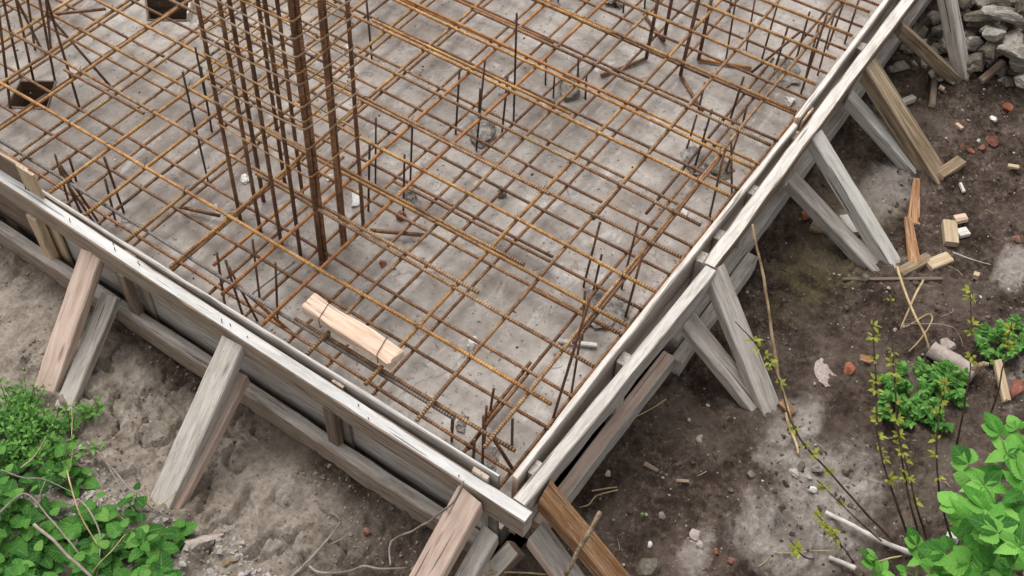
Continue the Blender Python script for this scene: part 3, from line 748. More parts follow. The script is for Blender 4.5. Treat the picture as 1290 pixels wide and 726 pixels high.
# ------------------------------------------------------------------ dowels standing on the slab
def dowel(tp, ft, r, mat, z0=0.):
    f = at(*ft, z0)
    best = min(((at(tp[0], tp[1], z)-f).xy.length, z) for z in [.04+.01*i for i in range(75)])
    t = at(tp[0], tp[1], best[1])
    return rod('dowel_bar', [f, t], r, mat, n=6)
clusters = [
 ('by the mortar mound at the slab centre', .0045, R_BLACK, [((579, 88), (574, 169)), ((611, 76), (600, 189)), ((605, 112), (603, 150)), ((639.6, 96), (632, 172)), ((651, 17), (647, 153))]),
 ('round the broken concrete lump beyond the slab centre', .0042, R_BLACK, [((688, 72), (687, 107)), ((698.6, 96), (697, 123)), ((728.6, 75), (728, 96)), ((739, 92), (737.4, 125))]),
 ('just right of the tall column cage', .0045, R_BLACK, [((461.6, 0), (468.4, 74)), ((465.6, 182), (464, 266)), ((473.6, 149), (473, 232)), ((509.6, 195), (508, 270)), ((519.4, 160), (517, 228))]),
 ('near the right formwork, left of the far joint', .0050, R_DARK, [((877.9, 145), (865, 188)), ((888, 104), (880, 138)), ((897, 138), (875, 211)), ((914, 186), (894, 273)), ((921, 170), (922, 244)), ((931, 166), (914, 218)), ((937, 97), (920, 150)), ((941, 132), (935, 160))]),
 ('in the far right part of the slab', .0048, R_DARK, [((927, 0), (914, 78)), ((951, 0), (940, 63)), ((980, 4), (960, 74)), ((993, 33), (976, 88)), ((1020, 15), (1003, 75)), ((1032, 30), (1012, 110)), ((1042, 18), (1009, 118)), ((1050, 22), (1030, 95)), ((1064, 0), (1042, 62)), ((1082, 0), (1064, 55))]),
 ('by the rough mortar patch near the right formwork', .0048, R_DARK, [((756, 280), (735, 361)), ((758, 321), (747, 368)), ((804, 280), (783, 364)), ((810, 318), (788, 400)), ((737, 366), (733, 430)), ((743, 376), (694, 536)), ((732, 420), (720, 494))]),
 ('in the near corner of the slab', .0048, R_DARK, [((571, 520), (569, 556)), ((598, 554), (596, 581)), ((609, 524), (608, 588)), ((613, 512), (610, 558)), ((622, 490), (616, 528)), ((645.6, 528), (645, 560))]),
 ('behind the left rail, left of the timber block', .0048, R_DARK, [((273, 318), (283, 382)), ((284, 328), (305, 395)), ((288, 336), (324, 404)), ((318, 302), (327, 374)), ((347, 331), (350, 408))]),
 ('behind the left rail near the tall lath', .0048, R_DARK, [((69, 194), (89, 263)), ((75, 210), (102, 268)), ((76, 208), (126, 283)), ((85, 232), (118, 280)), ((87, 198), (96, 228)), ((132, 225), (147, 284)), ((131, 198), (156, 268))]),
 ('just left of the tall column cage', .0045, R_BLACK, [((230, 91), (262, 228)), ((246, 60), (263, 142)), ((253, 84), (267, 166))]),
 ('at the far edge of the photo beyond the lump', .0045, R_BLACK, [((774, -4), (775, 10)), ((786, 2), (785, 16)), ((813, -6), (812, 12)), ((704, -4), (703, 2)), ((922, -8), (919, 16))]),
]
for where, r, mat, L in clusters:
    L = sorted(L, key=lambda s: s[0][0]+s[1][0])
    for i, (tp, ft) in enumerate(L):
        tag(dowel(tp, ft, r*rng.uniform(.92, 1.1), mat), f'steel dowel {where}, {ORD[i+1]} from left', 'dowel bar', f'steel dowels {where}')
chairs = [([(829, 0), (814, 74), (757, 95)], 'leftmost'), ([(846, 0), (836, 52), (811, 18)], 'second from left,'), ([(880, 0), (857, 95), (885, 140)], 'foot nearest the camera'), ([(894, 10), (880, 75), (947, 86)], 'rightmost with orange foot')]
for pts, lab in chairs:
    e1, e2 = at(*pts[1], .012), at(*pts[2], .012)
    best = min(((at(*pts[0], z)-e1).xy.length, z) for z in [.2+.01*i for i in range(60)])
    e0 = at(*pts[0], best[1]); e0 = e1+(e0-e1)*1.15
    c = tag(empty('bent_starter_bar', e1), f'starter bar with bent foot, {lab} of four beyond the slab centre'.replace('camera of the four', 'camera of four'), 'starter bar', 'bent starter bars beyond the slab centre')
    rod('upright', [e1, e0], .0085, R_DARK, c)
    rod('foot', [e1+(e2-e1).normalized()*.002, e2], .0078, R_BROWN if 'orange' not in lab else R_ORANGE, c)

# ------------------------------------------------------------------ mortar, rubble, scraps on the slab
def lump(px, py, w, h, label, mat=M_MORTAR, z=.0, hz=.02, seed=1, name='mortar_mound', cat='mortar', cuts=3, rough=.35, rot=.6):
    p = at(px, py, z)
    return tag(rock(name, (p.x, p.y, z+hz*.25), (w, h, hz), mat, rot, seed, 3, cuts, rough), label, cat)
lump(607, 168, .085, .06, 'rough grey mortar mound with a square edge at the slab centre', hz=.035, seed=3)
lump(717, 112, .085, .06, 'whitish broken concrete lump lying beyond the slab centre', M_RUBBLE, hz=.045, seed=4, cuts=6, rough=.18)
lump(766, 392, .13, .085, 'low rough mortar patch close to the right formwork', hz=.016, seed=5, rough=.5)
lump(876, 205, .09, .05, 'thin grey mortar patch left of the far formwork joint', hz=.012, seed=6, rough=.5)
lump(908, 216, .07, .05, 'dark mortar patch at the foot of the dowels near the far joint', M_RUBBLE_D, hz=.014, seed=7, rough=.5)
lump(990, 92, .09, .06, 'grey mortar patch at the far right of the slab', hz=.016, seed=8, rough=.5)
lump(518, 247, .05, .03, 'small grey mortar heap right of the column cage', hz=.018, seed=9, rough=.5)
lump(505, 275, .022, .022, 'small red brick lump standing on the slab under the mesh', M_BRICK, hz=.03, seed=10, cuts=5, rough=.1, name='brick_piece', cat='brick')
lump(482, 335, .022, .016, 'small orange brick chip on the slab left of centre', M_BRICKO, hz=.016, seed=11, cuts=6, rough=.1, name='brick_piece', cat='brick')
lump(775, 3, .09, .05, 'pale mortar mound at the far edge of the slab', hz=.03, seed=12)
lump(596, 433, .028, .02, 'white rag scrap beside the near bars', M_WHITE, hz=.012, seed=13, name='scrap', cat='scrap')
lump(593, 437, .018, .014, 'small white crumb next to the white rag scrap', M_WHITE, hz=.014, seed=14, name='scrap', cat='scrap')
lump(995, 128, .035, .026, 'white stone lying close to the far right formwork', M_WHITE, hz=.02, seed=15, cuts=6, name='stone', cat='stone')
lump(862, 268, .03, .014, 'white crumpled scrap near the right formwork', M_WHITE, hz=.012, seed=16, name='scrap', cat='scrap')
lump(600, 236, .016, .014, 'small white stone on the slab under the centre bars', M_WHITE, hz=.014, seed=17, name='stone', cat='stone')
lump(632, 244, .03, .022, 'small dark grey stone on the slab near the centre', M_RUBBLE_D, hz=.02, seed=18, cuts=6, name='stone', cat='stone')
lump(634, 325, .014, .012, 'tiny white stone where two near bars cross', M_WHITE, hz=.012, seed=19, name='stone', cat='stone')
lump(310, 226, .03, .02, 'crumpled grey foil scrap inside the foot of the column cage', M_WHITE, hz=.014, seed=20, name='scrap', cat='scrap')
lump(158, 277, .016, .014, 'white crumb on the slab behind the left rail', M_WHITE, hz=.012, seed=21, name='scrap', cat='scrap')
lump(438, 60, .03, .018, 'pale crumbled scrap beyond the column cage', M_WHITE, hz=.012, seed=22, name='scrap', cat='scrap')
lump(583, 532, .045, .03, 'pale mortar blob in the near corner of the slab', hz=.016, seed=23, rough=.4)
lump(618, 578, .05, .04, 'grey mortar blob closest to the corner of the slab', hz=.016, seed=24, rough=.4)
# white paper and rod
def sheet(name, pts, z, t, mat, label, cat):
    top = [at(px, py, z+t) for px, py in pts]; bot = [p-Vector((0, 0, t)) for p in top]
    n = len(pts)
    top = [p + Vector((0, 0, .006*math.sin(i*2.1))) for i, p in enumerate(top)]
    Fc = [tuple(range(n)), tuple(range(n, 2*n))[::-1]] + [(i, i+n, (i+1) % n+n, (i+1) % n) for i in range(n)]
    nrm = (top[1]-top[0]).cross(top[2]-top[0])
    if nrm.z < 0: Fc = [f[::-1] for f in Fc]
    return tag(link(name, top+bot, Fc, mat), label, cat)
sheet('paper_scrap', [(443, 243), (455, 240), (458, 253), (451, 259), (443, 261), (444, 252)], .002, .004, M_WHITE, 'white torn paper scrap on the slab behind the column cage', 'paper')
sheet('paper_scrap', [(410, 221), (420, 220), (424, 224), (412, 228)], .002, .004, M_WHITE, 'small white paper scrap beside the thickest column bar', 'paper')
sheet('paper_scrap', [(268, 259), (273, 257), (275, 263), (268, 262)], .002, .004, M_WHITE, 'tiny white paper scrap left of the column cage', 'paper')
tag(board('white_strip', at(703, 428, .02), at(752, 434, .02), .016, .012, (0, 0, 1), [M_WHITE, M_WHITE, M_WHITE]), 'white plastic strip lying on the slab near the right formwork', 'plastic strip')

# timber block tied to the mesh
blk = tag(empty('timber_block', (1.5, 1.56, .315)), 'fresh pinkish sawn timber block wired onto the steel mesh', 'timber block')
ob = board('block_body', (1.499, 1.748, .360), (1.487, 1.372, .356), .070, .043, (0, 0, 1), [W_FRESH, W_FRESH, W_FRESH], parent=blk, rough=.006, ragged=.6)
for yy in (1.675, 1.437):
    P = []
    for i in range(17):
        a = 2*math.pi*i/16
        sx = max(-1, min(1, 1.35*math.cos(a)))*.0385; sz = max(-1, min(1, 1.35*math.sin(a)))*.0235
        P.append(Vector((1.493+sx, yy+.012*math.cos(a), .3365+sz)))
    V, Fc = tube_geo(P, .0014, 5, False)
    link('tie_wire', V, Fc, M_WIRE, blk, smooth=True)

# ------------------------------------------------------------------ rubble heap, bricks, timber scraps on the soil
def onsoil(px, py, dz=0.):
    z = ZG
    for _ in range(4):
        p = at(px, py, z+dz); z = gz(p.x, p.y)
    return at(px, py, z+dz)
chunks = [  # px, py, half sizes (m), rot, material, layer height
 (1225, 55, .10, .045, .04, -.4, 0, .05), (1268, 20, .15, .06, .035, -.75, 0, .16), (1240, 28, .13, .05, .035, -.7, 1, .08), (1275, 52, .13, .08, .05, -.5, 0, .10), (1205, 20, .07, .05, .04, .3, 1, .05),
 (1190, 62, .05, .04, .03, .9, 1, .02), (1176, 66, .055, .045, .035, .2, 1, .02), (1178, 22, .06, .05, .045, .1, 0, .04), (1160, 45, .07, .05, .04, .7, 1, .0), (1166, 82, .04, .032, .028, .3, 0, .0),
 (1136, 84, .045, .05, .035, 1.1, 0, .0), (1151, 83, .035, .028, .024, .2, 0, .0), (1138, 62, .04, .035, .03, .4, 1, .0), (1160, 68, .035, .035, .03, .8, 1, .0), (1232, 38, .06, .04, .035, .1, 1, .06),
 (1248, 42, .045, .04, .03, .6, 0, .07), (1244, 40, .03, .05, .03, 1.2, 0, .09), (1256, 40, .05, .045, .035, .2, 0, .06), (1258, 60, .11, .05, .04, .5, 1, .05), (1285, 80, .09, .07, .04, -.3, 0, .06),
 (1247, 78, .045, .035, .03, .9, 0, .02), (1270, 105, .08, .05, .025, .2, 1, .0), (1283, 108, .06, .04, .02, .6, 1, .0), (1212, 92, .05, .03, .02, .3, 1, .0), (1185, 98, .03, .024, .02, .5, 0, .0), (1198, 102, .05, .03, .018, .2, 0, .0),
 (1218, 5, .06, .05, .04, .5, 1, .08), (1288, 8, .10, .06, .05, .2, 1, .10), (1200, 44, .05, .04, .04, .3, 1, .03), (1222, 78, .05, .04, .035, .1, 1, .02), (1242, 98, .05, .04, .02, .4, 1, .0), (1262, 88, .05, .04, .03, .4, 1, .01), (1150, 60, .06, .04, .03, .1, 1, .0), (1180, 40, .05, .04, .03, 1., 1, .03), (1262, 2, .08, .06, .05, .4, 1, .10), (1240, 8, .07, .05, .05, .9, 0, .10)]
chunks += [(1262, 14, .17, .055, .035, -.62, 0, .17), (1252, 44, .09, .06, .03, -.4, 0, .13), (1282, 66, .12, .085, .04, -.35, 0, .13), (1236, 22, .12, .05, .03, -.75, 1, .13), (1288, 100, .10, .06, .03, .1, 0, .05), (1246, 66, .075, .055, .03, .4, 1, .09), (1216, 48, .07, .045, .03, .2, 0, .06)]
rk = random.Random(3)
for _ in range(34):
    px_, py_ = rk.uniform(1122, 1215), rk.uniform(25, 100)
    q_ = rk.uniform(.018, .045)
    chunks.append((px_, py_, q_*rk.uniform(.9, 1.6), q_, q_*.7, rk.uniform(0, 3), 1 if rk.random() < .75 else 0, .0))
for _ in range(26):
    px_, py_ = rk.uniform(1215, 1290), rk.uniform(0, 112)
    q_ = rk.uniform(.025, .06)
    chunks.append((px_, py_, q_*rk.uniform(.9, 1.9), q_, q_*.6, rk.uniform(-.9, .3), 1 if rk.random() < .6 else 0, rk.uniform(0, .08)*(1-py_/120)))
special = {36: 'long pale broken concrete slab lying topmost across the rubble heap', 38: 'large pale flat concrete slab at the right edge of the rubble heap', 10: 'yellowish grey stone nearest the right rail in the heap', 11: 'small smooth pale stone next to the yellowish grey stone', 9: 'angular pale chunk above the brown slat', 0: 'mid grey concrete chunk behind the steep grey brace foot'}
for i, (px, py, a, b_, c, ro, mk, lz) in enumerate(chunks):
    p = onsoil(px, py, lz+c*.3)
    o = rock('rubble_chunk', p, (a, b_, c), (M_RUBBLE, M_RUBBLE_D)[mk], ro, 100+i, 3, 15, .07, tilt=(rng.uniform(-.25, .25), rng.uniform(-.25, .25)))
    lab = special.get(i, 'dirty grey concrete chunk lying among others in the rubble heap' if mk else 'light grey concrete chunk lying among others in the rubble heap')
    tag(o, lab, 'concrete chunk', ('singled out pieces of the rubble heap' if i in special else 'dirty concrete chunks of the rubble heap' if mk else 'light concrete chunks of the rubble heap'))
bricks = [(1252, 178, .045, .035, .025, .3, M_BRICK, 'largest red brick piece on the soil at the right edge'), (1268, 136, .022, .03, .02, .6, M_BRICKO, 'bright red brick piece right of the rubble heap edge'),
 (1212, 183, .018, .014, .012, .2, M_BRICK, 'small red brick chip near the old brace foot, the left one of two'), (1223, 190, .02, .014, .012, .9, M_BRICKO, 'orange red brick chip near the old brace foot, below the left one'), (1236, 186, .018, .016, .012, .4, M_BRICK, 'dull red brick chip between the old brace foot and the largest brick'),
 (1014, 273, .022, .03, .018, .5, M_BRICKO, 'orange brick piece under the low grey brace'), (1071, 466, .030, .024, .016, .7, M_BRICKO, 'orange brick piece beside the flat pinkish stone'), (901, 696, .014, .012, .010, .1, M_BRICK, 'small red brick chip on the bare soil, the left of two'), (921, 706, .02, .016, .012, .5, M_BRICK, 'red brick chip on the bare soil near the bottom edge'),
 (1282, 300, .02, .014, .008, .2, M_BRICK, 'dull red chip at the right edge of the soil'), (462, 671, .018, .018, .012, .3, M_BRICK, 'round reddish stone in the dark soil near the left roots'), (1282, 490, .05, .03, .02, .2, M_BRICK, 'dark red brick piece behind the big leaves')]
for i, (px, py, a, b_, c, ro, m, lab) in enumerate(bricks):
    tag(rock('brick_piece', onsoil(px, py, c*.3), (a*1.1, b_*1.1, c*1.2), m, ro, 300+i, 3, 13, .05), lab, 'brick', 'brick pieces on the soil')
stones = [(816, 714, .045, .038, .03, .3, M_RUBBLE_D, 'brown grey stone at the bottom edge right of the orange brace'), (1042, 470, .08, .045, .010, .9, M_PINKSTONE, 'flat pinkish stone half buried beside the orange brick'), (882, 688, .02, .016, .014, .2, M_PINKSTONE, 'pale pebble left of the red brick chips'), (766, 597, .014, .012, .012, .2, M_PINKSTONE, 'small tan pebble right of the corner'),
 (882, 552, .02, .014, .008, .4, M_PINKSTONE, 'flat tan chip on the dark soil between the braces'), (1088, 353, .028, .022, .022, .4, M_RUBBLE_D, 'round dark stone by the foot of the straight pale brace'), (1250, 150, .022, .02, .018, .3, M_WHITE, 'small white stone at the upper right soil'), (1232, 178, .014, .012, .010, .3, M_WHITE, 'tiny white stone left of the largest brick'),
 (1202, 678, .03, .026, .022, .4, M_WHITE, 'white stone behind the big leaves at lower right'), (834, 650, .014, .014, .012, .3, M_RUBBLE, 'small grey pebble on the open soil'), (818, 686, .012, .01, .010, .2, M_WHITE, 'white speck stone above the brown grey stone'), (878, 674, .026, .024, .010, .8, M_PINKSTONE, 'flat pinkish chip on the open soil'), (946, 597, .022, .018, .014, .2, M_RUBBLE_D, 'dark stone on the soil below the wide grey brace'),
 (1225, 372, .018, .014, .008, .1, M_PINKSTONE, 'tan chip in the dry soil at right'), (1010, 588, .03, .024, .016, .5, M_RUBBLE_D, 'grey stone in the crumbly soil at lower right'), (1000, 596, .022, .02, .014, .4, M_PINKSTONE, 'pinkish stone in the crumbly soil at lower right'), (1024, 617, .012, .016, .010, .4, M_WHITE, 'white chip in the crumbly soil at lower right'), (1030, 590, .032, .022, .018, .2, M_RUBBLE, 'grey rounded stone right of the pinkish stone'),
 (1195, 433, .03, .03, .026, .3, M_PINKSTONE, 'pale stone behind the short fallen log'), (1068, 590, .026, .022, .014, .1, M_RUBBLE_D, 'dark stone under the leaning dark twig')]
for i, (px, py, a, b_, c, ro, m, lab) in enumerate(stones):
    tag(rock('stone', onsoil(px, py, c*.3), (a, b_, c), m, ro, 400+i, 3, 7, .14), lab, 'stone', 'stones lying on the soil')
tag(rock('concrete_piece', onsoil(250, 690, .0), (.10, .055, .05), M_PINKSTONE, -.6, 77, 3, 7, .1), 'pale broken concrete piece at the edge of the left weeds', 'concrete piece')
tag(rock('blue_scrap', onsoil(1103, 128, .01), (.014, .024, .012), M_BLUE, .3, 78, 2, 5, .3), 'small blue plastic scrap under the far right brace', 'plastic scrap')

def plank(name, a, b_, w, t, m, label, cat='timber offcut', dz=.02, dz2=None, **k):
    p, q = onsoil(*a, dz), onsoil(*b_, dz if dz2 is None else dz2)
    return tag(board(name, p, q, w, t, (0, 0, 1), [m, m, k.pop('end', W_END)], **k), label, cat, 'timber offcuts on the soil')
plank('timber_offcut', (1179, 84), (1175, 131), .028, .02, W_BROWN, 'brown slat standing out on the soil below the rubble heap')
plank('timber_offcut', (1236, 100), (1264, 76), .03, .03, W_BROWN, 'dark short stick with an orange end beside the steep grey brace', dz=.02, dz2=.07)
plank('timber_offcut', (1155, 224), (1151, 283), .028, .012, W_ORANGE, 'pointed orange wood shard below the old brace foot', taper=-.9, ragged=1.)
plank('timber_offcut', (1144, 272), (1153, 332), .03, .012, W_ORANGE, 'second orange wood shard touching the pale brace foot', taper=-.7, ragged=1.)
plank('timber_offcut', (1134, 342), (1172, 322), .045, .04, W_OLD, 'dark brown block end wedged at the foot of the pale brace')
plank('timber_offcut', (1170, 333), (1197, 322), .05, .045, W_YELLOW, 'pale fresh block end next to the dark wedged block', end=W_FRESH)
plank('timber_offcut', (1197, 277), (1200, 305), .055, .03, W_YELLOW, 'pale square wood chunk in the small chip pile at right')
plank('timber_offcut', (1203, 275), (1218, 272), .035, .02, W_FRESH, 'light wood chip topmost in the small chip pile', dz=.03)
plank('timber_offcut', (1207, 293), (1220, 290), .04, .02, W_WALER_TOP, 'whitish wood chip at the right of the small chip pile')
plank('timber_offcut', (1062, 351), (1188, 351), .014, .012, W_BROWN, 'long thin dark lath lying before the brace foot')
plank('timber_offcut', (1184, 219), (1212, 200), .05, .045, W_OLD, 'dark block with a pale end at the old brace foot', end=W_FRESH)
plank('timber_offcut', (1023, 281), (1046, 290), .05, .03, W_OLD, 'short mossy block lying under the low grey brace')
plank('timber_offcut', (1068, 270), (1082, 292), .07, .02, W_GREYBLUE, 'pale board piece between the two middle braces')
plank('timber_offcut', (1130, 130), (1152, 121), .03, .025, W_GREY, 'short pale stick poking out behind the old split brace', dz=.04)
plank('timber_offcut', (1205, 155), (1213, 161), .018, .012, W_FRESH, 'tiny fresh wood chip on the dark upper soil')
plank('timber_offcut', (1227, 344), (1234, 346), .026, .02, W_YELLOW, 'small square wood chip on the pale soil at right')
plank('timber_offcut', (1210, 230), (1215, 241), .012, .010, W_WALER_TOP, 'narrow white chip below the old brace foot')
plank('timber_offcut', (1270, 208), (1284, 210), .02, .010, W_YELLOW, 'tan chip at the right edge below the bricks')
plank('timber_offcut', (1184, 108), (1190, 112), .02, .012, W_FRESH, 'fresh yellow chip right of the brown slat')
plank('timber_offcut', (1257, 452), (1270, 507), .03, .018, W_STRAW if False else W_YELLOW, 'yellowish rotten lath leaning behind the big leaves', dz=.05, dz2=.02, ragged=1.)
plank('timber_offcut', (812, 583), (829, 593), .014, .010, W_BROWN, 'brown bark sliver on the soil right of the corner')
plank('timber_offcut', (854, 605), (868, 606), .010, .008, W_OLD, 'thin brown sliver on the open soil')
plank('timber_offcut', (984, 505), (1000, 520), .03, .02, W_ORANGE, 'small orange offcut at the foot of the wide grey brace')
plank('timber_offcut', (1085, 450), (1097, 453), .03, .012, W_ORANGE, 'rounded orange bark chip above the orange brick')
# short fallen log
p, q = onsoil(1172, 440, .03), onsoil(1228, 474, .035)
lg = tag(empty('fallen_log', p), 'short pale weathered log lying in the weeds at right', 'log')
twig('trunk', [p, p.lerp(q, .35), p.lerp(q, .7), q], .034, .038, M_PINKSTONE, lg, wob=.01)
twig('knot_stub', [p.lerp(q, .9)+Vector((0, 0, .02)), p.lerp(q, .95)+Vector((.02, -.01, .05)), p.lerp(q, 1.)+Vector((.03, -.02, .055))], .014, .008, W_OLD, lg, wob=.004)

# ------------------------------------------------------------------ loose crumbs, gravel (nobody could count these)
def scatter(name, n, pick, smin, smax, mat, label, flatz=.6, sub=1, zfix=None):
    V, Fc = [], []; r = random.Random(len(name)*7+n)
    lib = [rock_geo(1, 1, flatz, 900+k, sub, 5, .2) for k in range(9)]
    pts = []
    tries = 0
    while len(pts) < n and tries < n*30:
        tries += 1; p = pick(r)
        if p: pts.append(p)
    zz = ground_z(np.array([p[0] for p in pts]), np.array([p[1] for p in pts]))
    if zfix is not None: zz = zz*0+zfix
    for (x, y), z in zip(pts, zz):
        s = smin*(smax/smin)**(r.random()**2.2); a = r.uniform(0, 6.28); ca, sa = math.cos(a), math.sin(a)
        sx, sy = s*r.uniform(.7, 1.3), s*r.uniform(.7, 1.3)
        lv, lf = lib[r.randrange(9)]; b0 = len(V)
        V += [(x+(v.x*ca-v.y*sa)*sx, y+(v.x*sa+v.y*ca)*sy, float(z)+v.z*s+s*.12) for v in lv]
        Fc += [tuple(i+b0 for i in f) for f in lf]
    return tag(link(name, V, Fc, mat), label, kind='stuff')
def pk_gravel(r):
    x, y = r.uniform(.3, .95), r.uniform(1.1, 2.7)
    lim = .80 + (.07 if y < 1.62 else 0.) + .05*noise.noise(Vector((y*4, 3, 0)))
    if x > lim: return None
    return (x, y)
scatter('gravel', 3800, pk_gravel, .004, .016, M_GRAVEL, 'pale gravel along the bank under the left weeds')
def pk_soil(r):
    x = r.uniform(1.2, 5.4); y = r.uniform(-.8, .70)
    d = noise.noise(Vector((x*2.2, y*2.2, 4)))
    return (x, y) if d > r.uniform(-.6, .5) else None
scatter('soil_crumbs', 4200, pk_soil, .0028, .014, M_CRUMB, 'dark soil crumbs scattered over the right ground')
scatter('pale_pebbles', 750, pk_soil, .0028, .010, M_GRAVEL, 'pale pebbles scattered over the right ground')
def pk_clay(r):
    x = r.uniform(.75, 1.235); y = r.uniform(.8, 3.4)
    d = noise.noise(Vector((x*4, y*4, 14)))
    return (x, y) if d > r.uniform(-.3, .5) else None
scatter('clay_crumbs', 1500, pk_clay, .0025, .010, M_CLAYLUMP, 'clay crumbs scattered over the left ground')
def pk_slab_z(r):
    x = r.uniform(1.45, 4.6); y = r.uniform(.95, 4.2)
    return (x, y) if noise.noise(Vector((x*1.8, y*1.8, 24))) > r.uniform(-.5, .6) else None

scatter('slab_debris', 420, pk_slab_z, .002, .008, M_CRUMB, 'dark crumbs and chips scattered on the slab', zfix=.0)
scatter('slab_grit', 240, pk_slab_z, .002, .007, M_WHITE, 'white grit scattered on the slab', zfix=.0)
# ------------------------------------------------------------------ plants
def leaf_geo(L, W, fold=.25, droop=.25, serr=.0, n=5, shape=.72):
    """one leaf along +x from its stalk end: pointed oval, folded at the midrib"""
    V, Fc, T = [], [], []
    for i in range(n+1):
        t = i/n
        w = W*.5*(math.sin(math.pi*min(1, t**shape))**(.85 if shape > .6 else .62) if 0 < t < 1 else 0.)
        if serr and 0 < i < n: w *= 1+serr*(1 if i % 2 else -1)
        z = -droop*L*t*t
        for s in (-1, 0, 1):
            V.append(Vector((L*t, s*w, z+abs(s)*w*fold + (abs(s)*.05*L*math.sin(t*19) if serr > .065 else 0.)*.4))); T.append(t)
    for i in range(n):
        for s in (0, 1):
            a = i*3+s; Fc.append((a, a+3, a+4, a+1))
    return V, Fc, T
def lobed_geo(L, W, droop=.2, r=rng):
    """leaf with three rounded lobes (a shrub's leaflet group)"""
    V, Fc, T = [], [], []
    for (a, sl, sw) in ((0, 1, 1), (.9, .72, .8), (-.9, .72, .8)):
        lv, lf, lt = leaf_geo(L*sl, W*sw, .10, droop, .05, 11, .95); b0 = len(V); T += lt
        ca, sa = math.cos(a), math.sin(a)
        V += [Vector((v.x*ca-v.y*sa+L*.06, v.x*sa+v.y*ca, v.z)) for v in lv]
        Fc += [tuple(i+b0 for i in f) for f in lf]
    return V, Fc, T
class Leaves:
    def __init__(s): s.V, s.F, s.T = [], [], []
    def add(s, geo, p, d, up_=Vector((0, 0, 1)), roll_=0.):
        lv, lf, lt = geo; s.T += lt; x, y, z = frame(d, up_)
        if roll_:
            y, z = y*math.cos(roll_)+z*math.sin(roll_), z*math.cos(roll_)-y*math.sin(roll_)
        b0 = len(s.V)
        s.V += [p + x*v.x + y*v.y + z*v.z for v in lv]
        s.F += [tuple(i+b0 for i in f) for f in lf]
class Stems:
    def __init__(s): s.V, s.F = [], []
    def add(s, pts, r0, r1):
        P = smooth_path(pts, 3); n = len(P)
        V, Fc = tube_geo(P, [r0+(r1-r0)*i/(n-1) for i in range(n)], 5)
        b0 = len(s.V); s.V += V; s.F += [tuple(i+b0 for i in f) for f in Fc]
def rel(V, o): return [v-o for v in V]
def leafmesh(lv, base, lmat, e):
    o = link('leaves', rel(lv.V, base), lv.F, lmat, e, Matrix.Translation(base), smooth=True)
    a = o.data.attributes.new('across', 'FLOAT', 'POINT'); a.data.foreach_set('value', [1., 0., 1.]*(len(lv.V)//3))
    a = o.data.attributes.new('along', 'FLOAT', 'POINT'); a.data.foreach_set('value', lv.T)
    return o
def put_plant(name, base, st, lv, lmat, smat, label, cat, group):
    e = tag(empty(name, base), label, cat, group)
    M = Matrix.Translation(base)
    if st.V: link('stem', rel(st.V, base), st.F, smat, e, M, smooth=True)
    if lv.V: leafmesh(lv, base, lmat, e)
    return e
def nettle(base, h, n, L, seed, lmat, label, lean_=(0, 0), group='nettle-like weeds in the near left corner', name='leafy_weed', jit=1.):
    r = random.Random(seed); st, lv = Stems(), Leaves()
    for k in range(n):
        a = r.uniform(0, 6.28); hh = h*r.uniform(.55, 1.1)
        off = Vector((math.cos(a), math.sin(a), 0))*r.uniform(.005, .05)*jit
        tip = base+off*1.7+Vector((lean_[0]*hh+r.gauss(0, .02), lean_[1]*hh+r.gauss(0, .02), hh))
        mid = base.lerp(tip, .5)+off*.4
        st.add([base+off*.5+Vector((0, 0, -.01)), mid, tip], .0022, .0012)
        nd = max(3, int(hh/(.030 if L > .035 else .017)))
        for j in range(nd):
            t = .22+.78*j/(nd-1)
            p = (base+off*.5).lerp(mid, t*2) if t < .5 else mid.lerp(tip, t*2-1)
            sz = L*(1.1-.5*t)*r.uniform(.75, 1.2) if t < .95 else L*.5
            for s in (0, math.pi):
                b_ = a+j*1.57+s+r.gauss(0, .3)
                d = Vector((math.cos(b_), math.sin(b_), r.uniform(-.05, .5)))
                lv.add(leaf_geo(sz, sz*.86, .14, r.uniform(.1, .4), .07, 11, .55) if L > .035 else leaf_geo(sz, sz*.5, .2, r.uniform(.1, .4), .12, 7), p+d*.008, d, roll_=r.gauss(0, .25))
    return put_plant(name, base, st, lv, lmat, M_STEM, label, 'weed', group)
def feather(base, rad, n, seed, label, group):
    """low clump of finely divided weed"""
    r = random.Random(seed); st, lv = Stems(), Leaves()
    for k in range(n):
        a = r.uniform(0, 6.28); rr = rad*math.sqrt(r.random()); hh = r.uniform(.03, .085)*(1.2-rr/rad*.5)
        b0 = base+Vector((math.cos(a)*rr*.5, math.sin(a)*rr*.5, 0)); tip = base+Vector((math.cos(a)*rr, math.sin(a)*rr, hh))
        mid = b0.lerp(tip, .55)+Vector((0, 0, hh*.25))
        st.add([b0, mid, tip], .0014, .0007)
        for j in range(6):
            t = .35+.65*j/5
            p = b0.lerp(mid, min(1, t*1.8)) if t < .55 else mid.lerp(tip, (t-.55)/.45)
            for s in (-1, 1):
                b_ = a+s*r.uniform(.6, 1.2)
                d = Vector((math.cos(b_), math.sin(b_), r.uniform(-.1, .45)))
                sz = .034*(1.15-.6*t)*r.uniform(.8, 1.25)
                lv.add(leaf_geo(sz, sz*.6, .12, .2, .06, 5), p, d, roll_=r.gauss(0, .25))
    return put_plant('weed_clump', base, st, lv, L_FINE, M_STEM, label, 'weed', group)

